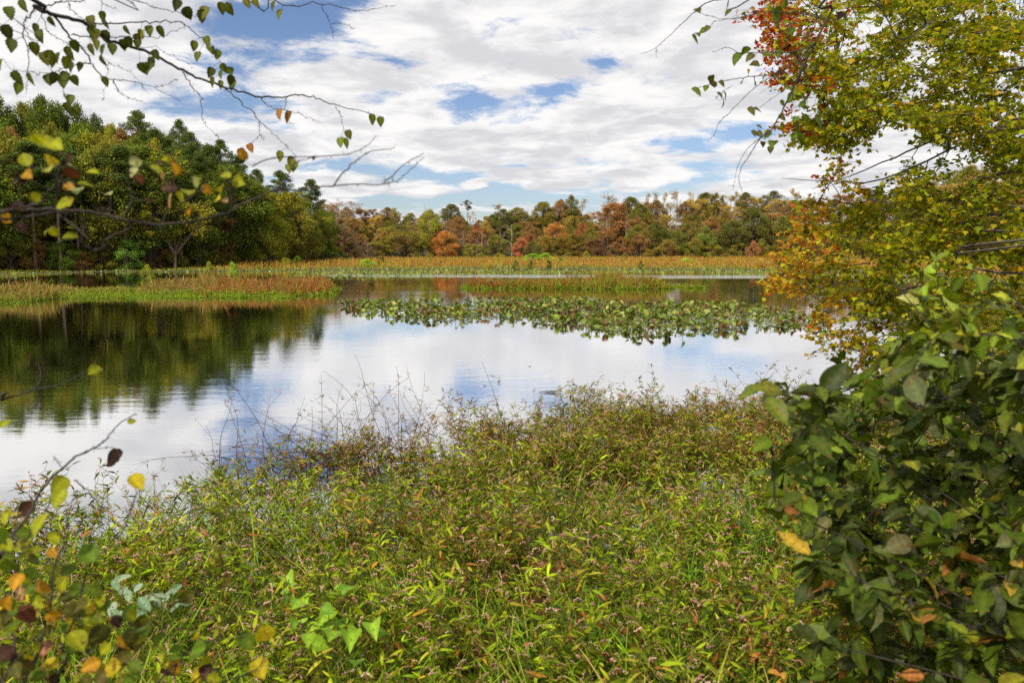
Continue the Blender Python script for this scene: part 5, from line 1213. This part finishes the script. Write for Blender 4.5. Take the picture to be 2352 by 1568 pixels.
L7 = [(455, 45, 'yg', 1), (480, 40, 'yg', .8), (290, 600, 'yg', 1.3), (285, 665, 'yg', 1.1), (665, 585, 'y', 1.4), (550, 475, 'd', 1.9), (640, 295, 'yg', .7), (20, 300, 'yg', 1.2)]
L7b = [(30, 750, 'yg', 1.2), (70, 740, 'y'), (125, 720, 'b'), (120, 840, 'g', 1.3), (190, 790, 'yg', 1.2), (15, 880, 'y'), (260, 860, 'yg', 1.2), (150, 930, 'yg', 1.4), (255, 930, 'o'), (430, 930, 'g', 1.5), (260, 1020, 'yg', 1.3), (340, 1010, 'g', 1.2), (150, 1040, 'g'), (80, 1070, 'o'), (210, 1100, 'o'), (390, 1110, 'g', 1.3), (260, 1240, 'o'), (345, 1260, 'y', 1.5),
       (130, 1230, 'r', 1.2), (430, 1210, 'o'), (100, 1130, 't'), (600, 1370, 'o', 1.3), (610, 1400, 'b'), (480, 1330, 'ol', 1.3), (440, 1480, 'o'), (540, 1490, 'y', 1.3), (610, 1550, 'y', 1.2), (840, 1480, 'o', 1.5), (820, 1500, 'b'), (950, 1410, 'g', 1.6), (960, 1320, 'y', 1.5), (960, 1530, 'y', 1.2), (1200, 1360, 'g', 1.2), (1290, 1330, 'y', 1.4), (1260, 1490, 'y', 1.3),
       (330, 1490, 'o', 1.2), (215, 1400, 'sal', 1.2), (430, 1420, 'g', 1.2), (900, 1150, 'ol', 1.1), (1000, 1510, 'b', 1.2), (40, 1000, 'g', 1.2), (60, 1300, 'g'), (20, 1400, 'b'), (150, 1330, 'yg'), (90, 1450, 'ol'), (250, 1540, 'g'), (700, 1290, 'g', 1.2), (750, 1540, 'yg'), (330, 1150, 'ol'), (180, 1180, 'yg'), (30, 1180, 'o'), (510, 1400, 'yg'), (650, 1480, 'g'), (380, 1540, 'yg'), (1010, 1380, 'g'), (240, 1310, 'ol')]
rr7 = random.Random(4); L7c = []
while len(L7c) < 95:
    x_, y_ = rr7.uniform(0, 1250) * rr7.random() ** .35, rr7.uniform(760, 1560)
    if y_ < 820 + x_ * .62: continue
    L7c.append((x_, y_, rr7.choice(['yg', 'yg', 'yg', 'g', 'ol', 'b', 'g', 'g', 'y', 'ol']), rr7.uniform(.6, 1.25)))
bl_base = (-1.75, 1.75, gz(-1.75, 1.75))
leafy('alder_shrub', 'young alder with yellow, green and brown leaves beside the camera above the weeds', 'shrub', bl_base,
      [(Z7, [(-120, 1150), (0, 950), (60, 850), (150, 730), (190, 650), (250, 570), (330, 500), (400, 450), (480, 410), (530, 360), (590, 300), (665, 260)], 1.9, 2.6, .0055, .0014, [bl_base]),
       (Z7, [(360, 580), (400, 610), (450, 660), (500, 720)], 2.3, 2.3, .002, .001, []), (Z7, [(300, 530), (285, 500), (265, 460)], 2.3, 2.3, .0016, .0008, []), (Z7, [(400, 450), (470, 425), (550, 420)], 2.4, 2.5, .0015, .0008, []), (Z7, [(665, 640), (640, 700), (600, 820), (500, 930), (430, 1000)], 2.3, 2.1, .0018, .0018, []),
       (Z7, [(-80, 215), (0, 200), (100, 165), (200, 135), (300, 115), (380, 75), (430, 40)], 2.3, 2.5, .005, .0013, [bl_base, (-2.1, 1.9, 1.8)]), (Z7, [(165, 145), (200, 90), (195, 20)], 2.35, 2.4, .0025, .001, []),
       (Z7, [(100, 1600), (200, 1350), (250, 1150), (260, 1000), (330, 850), (320, 720)], 2.0, 2.2, .005, .0014, [bl_base]), (Z7, [(250, 1600), (300, 1400), (360, 1250), (430, 1000), (480, 900)], 2.0, 2.1, .0045, .0014, [bl_base]),
       (Z7, [(0, 1600), (40, 1300), (60, 1100), (120, 880), (240, 700), (230, 660)], 1.9, 2.1, .004, .0014, [bl_base]), (Z7, [(430, 1620), (560, 1450), (620, 1350), (760, 1250), (900, 1140)], 2.0, 2.3, .004, .0014, [bl_base]), (Z7, [(700, 1640), (850, 1500), (950, 1380), (1200, 1340)], 2.1, 2.3, .0035, .0012, [bl_base]), (Z7, [(850, 1640), (1100, 1560), (1260, 1480), (1300, 1330)], 2.1, 2.3, .0035, .0012, [bl_base])],
      [(Z7, *l) for l in L7 + L7b + L7c], ALDER, .046, 72, .35)

def stand(px, py, h):
    """point h above the ground seen at this picture position"""
    d = 2.0
    while d < 9:
        q = P(px, py, d)
        if q[2] < max(gz(q[0], q[1]), 0) + h: break
        d += .05
    return q
def clumpplant(name, label, cat, pts, h, shapes, size, cols, seed, mat=None):
    r = np.random.default_rng(seed); W_ = [stand(*c(x, y), h * r.uniform(.8, 1.2)) for c, x, y in pts]; W_ = np.array(W_); cx, cy_ = W_[:, 0].mean(), W_[:, 1].mean(); gz_ = gz(cx, cy_)
    base = np.array([cx, cy_, gz_]); t = empty(name, base); s_ = MB(); b_ = MB()
    for w_ in W_:
        p0 = np.array([cx + (w_[0] - cx) * .4, cy_ + (w_[1] - cy_) * .4, gz_ - .03]); s_.tubes((smooth_path([p0, (p0 + w_) / 2 + r.normal(size=3) * .03, w_], 6) - base)[None], [[.0022]], (.16, .2, .04), 5)
    s_.build('stem', M_leaf, t, True)
    n = len(W_); D = rnd_dir(n, .3, r); D[:, 1] -= .4; D[:, 2] -= .15; N = np.array([0, -.45, .9]) + rnd_dir(n, 1, r) * .35
    c = pal(n, cols, .12, r); w3 = r.integers(0, len(shapes), n); Fm = frames(D, unit(N)) * (size * r.uniform(.75, 1.2, n))[:, None, None]
    for q_ in range(len(shapes)):
        s2 = w3 == q_; b_.inst(shapes[q_], Fm[s2], (W_ - base - Fm[:, :, 1] * .5)[s2], c[s2])
    b_.build('foliage', mat or M_leaf, t, True); tag(t, label, cat); return t
r_ = np.random.default_rng(5)
hp = [(Z7, x, y) for x, y in [(1340, 1080), (1390, 1110), (1440, 1180), (1480, 1160), (1600, 1210), (1420, 1290), (1460, 1260), (1530, 1300), (1600, 1140), (1640, 1100), (1560, 1380), (1400, 1060), (1580, 1240), (1500, 1350)]] + [(Z8, x, y) for x, y in [(100, 1130), (130, 1110), (40, 1210), (90, 1270), (170, 1320), (290, 1320), (260, 1300), (170, 1460), (20, 1290), (150, 1350), (60, 1330)]]
clumpplant('heart_leaved_plant', 'low plant with bright green heart-shaped leaves among the near weeds', 'plant', hp, .68, HEARTL, .088, [((.22, .38, .025), 3), ((.27, .43, .04), 2), ((.14, .27, .025), 1)], 81)
clumpplant('silvery_plant', 'weed with pale silvery green leaves showing undersides near the alder', 'plant', [(Z7, x, y) for x, y in [(560, 1080), (600, 1060), (640, 1090), (670, 1100), (600, 1120), (830, 1120), (860, 1105), (760, 1170), (700, 1180), (800, 1150), (600, 1220), (560, 1230), (640, 1220), (900, 1180), (730, 1160), (580, 1050), (620, 1130), (780, 1140), (870, 1150), (680, 1230), (720, 1130), (545, 1190), (850, 1190)]], .65, ELLIP, .085, [((.28, .36, .24), 3), ((.2, .3, .17), 2)], 82)
clumpplant('fern', 'orange and salmon autumn fern low in the grass', 'fern', [(Z6, 250 + a_ * 16 + b_ * 9, 1300 + a_ * 9 + b_ * 24) for a_ in range(9) for b_ in range(8) if (a_ * 7 + b_ * 3) % 4], .42, ELLIP, .06, [((.55, .25, .05), 3), ((.5, .18, .08), 2), ((.45, .35, .06), 1)], 83)

# ---- leggy red-stemmed clump standing out against the water
def leggy():
    r = np.random.default_rng(91); base = np.array([-1.7, 9.6, gz(-1.7, 9.6)]); base[2] = max(base[2], -.05); t = empty('red_stemmed_bush', base)
    s_ = MB(); n = 185; p0 = base + r.normal(size=(n, 3)) * np.array([1.0, .3, 0]); d = r.normal(size=(n, 3)) * np.array([.55, .45, 0]); d[:, 2] = r.uniform(.5, 1.2, n)
    L = .35 + 1.25 * r.uniform(0, 1, n) ** 1.6; st = arc(p0, d, L, 9, .11, .10, r); s_.tubes(st - base, np.linspace(1, .3, 9)[None] * .0045, pal(n, [((.10, .025, .02), 2), ((.10, .045, .03), 2)], .3, r), 4)
    q = n * 5; idx = r.integers(0, n, q); ti = r.integers(2, 8, q); d2 = rnd_dir(q, .7, r); d2[:, 2] += .3; sh_ = arc(st[idx, ti], d2, r.uniform(.1, .35, q), 5, .03, .2, r); s_.tubes(sh_ - base, np.linspace(1, .4, 5)[None] * .002, pal(q, [((.15, .04, .03), 1)], .3, r), 3)
    s_.build('stem', M_leaf, t)
    b_ = MB(); q2 = q * 3; i2 = np.repeat(np.arange(q), 3); p = sh_[i2, r.integers(1, 5, q2)]; D = rnd_dir(q2, .8, r); D[:, 2] -= .2
    c = pal(q2, [((.16, .05, .03), 2), ((.26, .15, .03), 2), ((.22, .28, .02), 3.5), ((.45, .30, .04), 1)], .25, r)
    b_.inst(LANCE, frames(D, rnd_dir(q2, 1, r)) * r.uniform(.03, .075, q2)[:, None, None], p - base, c); b_.build('foliage', M_leaf, t)
    tag(t, 'leggy dark red-stemmed bush with arching twigs standing in the shallows', 'bush')
leggy()
def wand(px, py_top, py_base, label, seed, d):
    r = np.random.default_rng(seed); b0 = G(px, py_base, .1); d = b0[1]; top = P(px + 3, py_top, d); base = np.array([b0[0], d, 0.0]); t = empty('tall_weed', base); s_ = MB()
    pth = smooth_path([base + [0, 0, -.1], (base + top) / 2 + [.03, 0, 0], top], 9); s_.tubes((pth - base)[None], np.linspace(.004, .0015, 9)[None], (.16, .06, .04), 4); s_.build('stem', M_leaf, t)
    b_ = MB(); n = 26; k = r.integers(2, 8, n); D = rnd_dir(n, .6, r); D[:, 2] += .2; b_.inst(LANCE, frames(D, rnd_dir(n, 1, r)) * .055, pth[k] - base, pal(n, [((.25, .1, .05), 2), ((.2, .24, .04), 2)], .2, r)); b_.build('foliage', M_leaf, t)
    tag(t, label, 'weed')
wand(692, 388, 452, 'single tall reddish weed rising above the smartweed against bright water', 92, 10)
wand(150, 470, 530, 'thin weed spire standing in shallow water near the alder', 93, 7)
wand(318, 374, 470, 'slender weed spire beside the leggy red-stemmed bush', 94, 10)
wand(370, 380, 450, 'weed with a tuft of green leaves above the leggy bush', 95, 10)

# ---- hanging twigs in front of the maple
hl = [(400, 55, 'ol'), (305, 130, 'ol'), (285, 140, 'g'), (265, 155, 'ol'), (255, 180, 'g', 1.2), (265, 45, 'ol'), (440, 265, 'g', 1.9), (480, 230, 'g', 1.3), (500, 260, 'ol', 1.2), (525, 290, 'ol', 1.2), (580, 245, 'g'), (630, 245, 'g', 1.2), (620, 85, 'g', 2.0), (630, 60, 'g', 1.5), (325, 360, 'ol', 1.1), (335, 385, 'ol', 1.1), (300, 400, 'g', 1.1), (260, 415, 'g', 1.3), (375, 380, 'ol', .8), (495, 325, 'o', .9), (465, 370, 'ol', .9), (525, 370, 'g', 1.2), (560, 360, 'g', 1.3), (610, 345, 'g', 1.2),
      (365, 430, 'ol'), (390, 440, 'ol', 1.1), (380, 470, 'g', 1.2), (540, 500, 'ol'), (510, 505, 'ol'), (650, 470, 'g', .9), (685, 440, 'g', 1.2), (695, 405, 'g', 1.1), (665, 400, 'g', .9), (735, 475, 'g', 1), (755, 535, 'g', 1.5), (710, 540, 'g', 1.1), (715, 575, 'ol', 1.2), (715, 615, 'g', 1.2), (820, 565, 'g', 2.0), (650, 535, 'ol', .9), (545, 610, 'ol', 1.1), (580, 612, 'g', 1.2), (605, 610, 'ol', 1), (605, 650, 'g', 1.3), (595, 680, 'ol', 1), (560, 655, 'ol', .8), (520, 605, 'ol', .9), (545, 575, 'ol', .8), (570, 240, 'g'), (915, 70, 'd', 1.2), (905, 205, 'd', .9), (660, 10, 'g', 1.5), (690, 140, 'g', 1.2), (720, 290, 'ol', 1.3)]
leafy('hanging_birch', 'second birch hanging thin drooping twigs and dark leaves before the maple', 'tree', (3.6, 2.9, gz(3.6, 2.9)),
      [(Z5, [(900, -60), (880, 30), (800, 190), (745, 300), (700, 400), (650, 500), (600, 590), (540, 640), (490, 720), (450, 800), (465, 870)], 3.9, 4.4, .008, .0009, [(3.6, 2.9, 4.6), (2.6, 3.6, 4.9)]),
       (Z5, [(600, 590), (540, 630), (480, 690), (445, 760), (425, 865)], 4.2, 4.4, .0018, .0008, []), (Z5, [(560, -40), (400, -5), (310, 10), (240, 60), (170, 130), (75, 215), (0, 245)], 4.0, 4.5, .004, .0008, [(2.6, 3.6, 4.9)]), (Z5, [(75, 215), (73, 262)], 4.4, 4.4, .0009, .0006, []),
       (Z5, [(800, 190), (700, 290), (620, 330), (500, 350), (420, 360), (330, 380), (260, 400)], 4.1, 4.3, .0035, .0012, []), (Z5, [(700, 290), (560, 370), (480, 440), (400, 520), (360, 560), (340, 610), (305, 650)], 4.2, 4.4, .0022, .0007, []), (Z5, [(560, 50), (470, 75), (390, 85), (310, 70), (240, 45)], 4.1, 4.2, .002, .0009, []),
       (Z5, [(480, 80), (350, 95), (320, 120), (260, 160)], 4.1, 4.2, .0016, .0008, []), (Z5, [(700, 60), (560, 50)], 4.1, 4.1, .003, .002, []), (Z5, [(850, 90), (780, 70), (700, 60)], 4.0, 4.1, .004, .003, []), (Z5, [(640, 240), (560, 240), (460, 240), (400, 215), (330, 238)], 4.2, 4.3, .0025, .001, []), (Z5, [(790, 210), (700, 235), (640, 240)], 4.1, 4.2, .003, .0024, []),
       (Z5, [(650, 410), (600, 450), (540, 490), (500, 515)], 4.2, 4.25, .0014, .0007, []), (Z5, [(420, 390), (370, 420), (340, 450)], 4.3, 4.3, .0012, .0007, []), (Z5, [(690, 400), (695, 460), (690, 530)], 4.2, 4.2, .0012, .0007, []), (Z5, [(950, -60), (1100, 40), (1200, 180), (1420, 10)], 3.9, 4.0, .004, .003, [])],
      [(Z5, *l) for l in hl], BIRCH, .048, 73, .8, trunk=([(3.6, 2.9, gz(3.6, 2.9) - .2), (3.65, 2.9, 2.2), (3.6, 2.9, 4.4), (3.4, 2.8, 7.5)], .05, .02))

# ---- a few leaves and a twig adrift
def drift():
    pr = np.random.default_rng(95)
    for i_, (x, y) in enumerate([(1145, 875), (1110, 885), (1150, 880), (1830, 845), (1762, 838), (1400, 888), (1220, 840), (1745, 872)]):
        g_ = G(x * K, y * K, .004); t = empty('fallen_leaf', (float(g_[0]), float(g_[1]), .012), pr.uniform(0, 6))
        m1 = MB(); V, L, S_, _t = BIRCH[0]; m1.add(V * .08, L, S_, (.12, .04, .02)); link('blade', mesh_from('blade', m1, M_leaf), t)
        m2 = MB(); m2.tubes([[(0, 0, 0), (0, -.02, .004), (.005, -.035, .004)]], [[.001]], (.1, .04, .02), 4); link('stalk', mesh_from('stalk', m2, M_leaf), t)
        tag(t, 'small brown fallen leaf adrift on the open water', 'leaf', 'fallen leaves adrift on the pond')
    g_ = G(1258 * K, 899 * K, .01); m = MB(); r = np.random.default_rng(9)
    for q_ in range(4):
        p = arc(np.array([[-.18 + .06 * q_, 0, .006]]), np.array([[1, .25 * (q_ - 1.5), .03]]), np.array([.3]), 6, 0, .12, r); p[:, :, 2] = np.clip(p[:, :, 2], .003, .02); m.tubes(p, [[.004]], (.12, .08, .06), 4)
    o = m.build('drifting_twig', M_leaf); o.location = g_; tag(o, 'forked brown twig floating on the open water', 'twig')
drift()

# ---- tufts of bright sedge and a dead stalk clump in the weeds
def sedge(x, y, label, seed, hgt=.8, n=130, cols=None):
    r = np.random.default_rng(seed); base = np.array([x, y, max(gz(x, y), 0) - .03]); m = MB()
    p0 = base + r.normal(size=(n, 3)) * np.array([.13, .13, 0]); d = r.normal(size=(n, 3)) * .3; d[:, 2] = 1
    pth = arc(p0, d, r.uniform(.5, 1.1, n) * hgt, 8, r.uniform(.05, .14), .03, r); side = unit(np.cross(d, rnd_dir(n, .2, r)))
    t_ = np.linspace(0, 1, 8)[None]; W = (np.sin(np.clip(t_ * .85 + .14, 0, 1) * math.pi) ** .7) * r.uniform(.003, .0065, n)[:, None]
    m.ribbons(pth - base, W, side, pal(n, cols or [((.14, .36, .03), 4), ((.22, .44, .04), 3), ((.36, .42, .06), 1)], .2, r))
    o = m.build('sedge_tuft', M_grass); o.location = base; tag(o, label, 'sedge')
for a_ in [(1.25, 5.4, 'bright green sedge tuft in the middle of the near weeds', 201), (1.9, 6.1, 'taller dark green sedge tuft behind the bright one', 202, 1.05, 90, [((.07, .2, .02), 3), ((.12, .26, .03), 2)]),
           (.35, 4.3, 'wide bright sedge tuft nearest the camera', 203, .6), (-.6, 5.0, 'small lime sedge tuft beyond the heart-leaved plant', 204, .6), (2.3, 5.0, 'straw-coloured dead sedge tuft beside the big shrub', 205, .75, 110, [((.42, .3, .12), 3), ((.3, .18, .08), 2)])]:
    sedge(*a_)
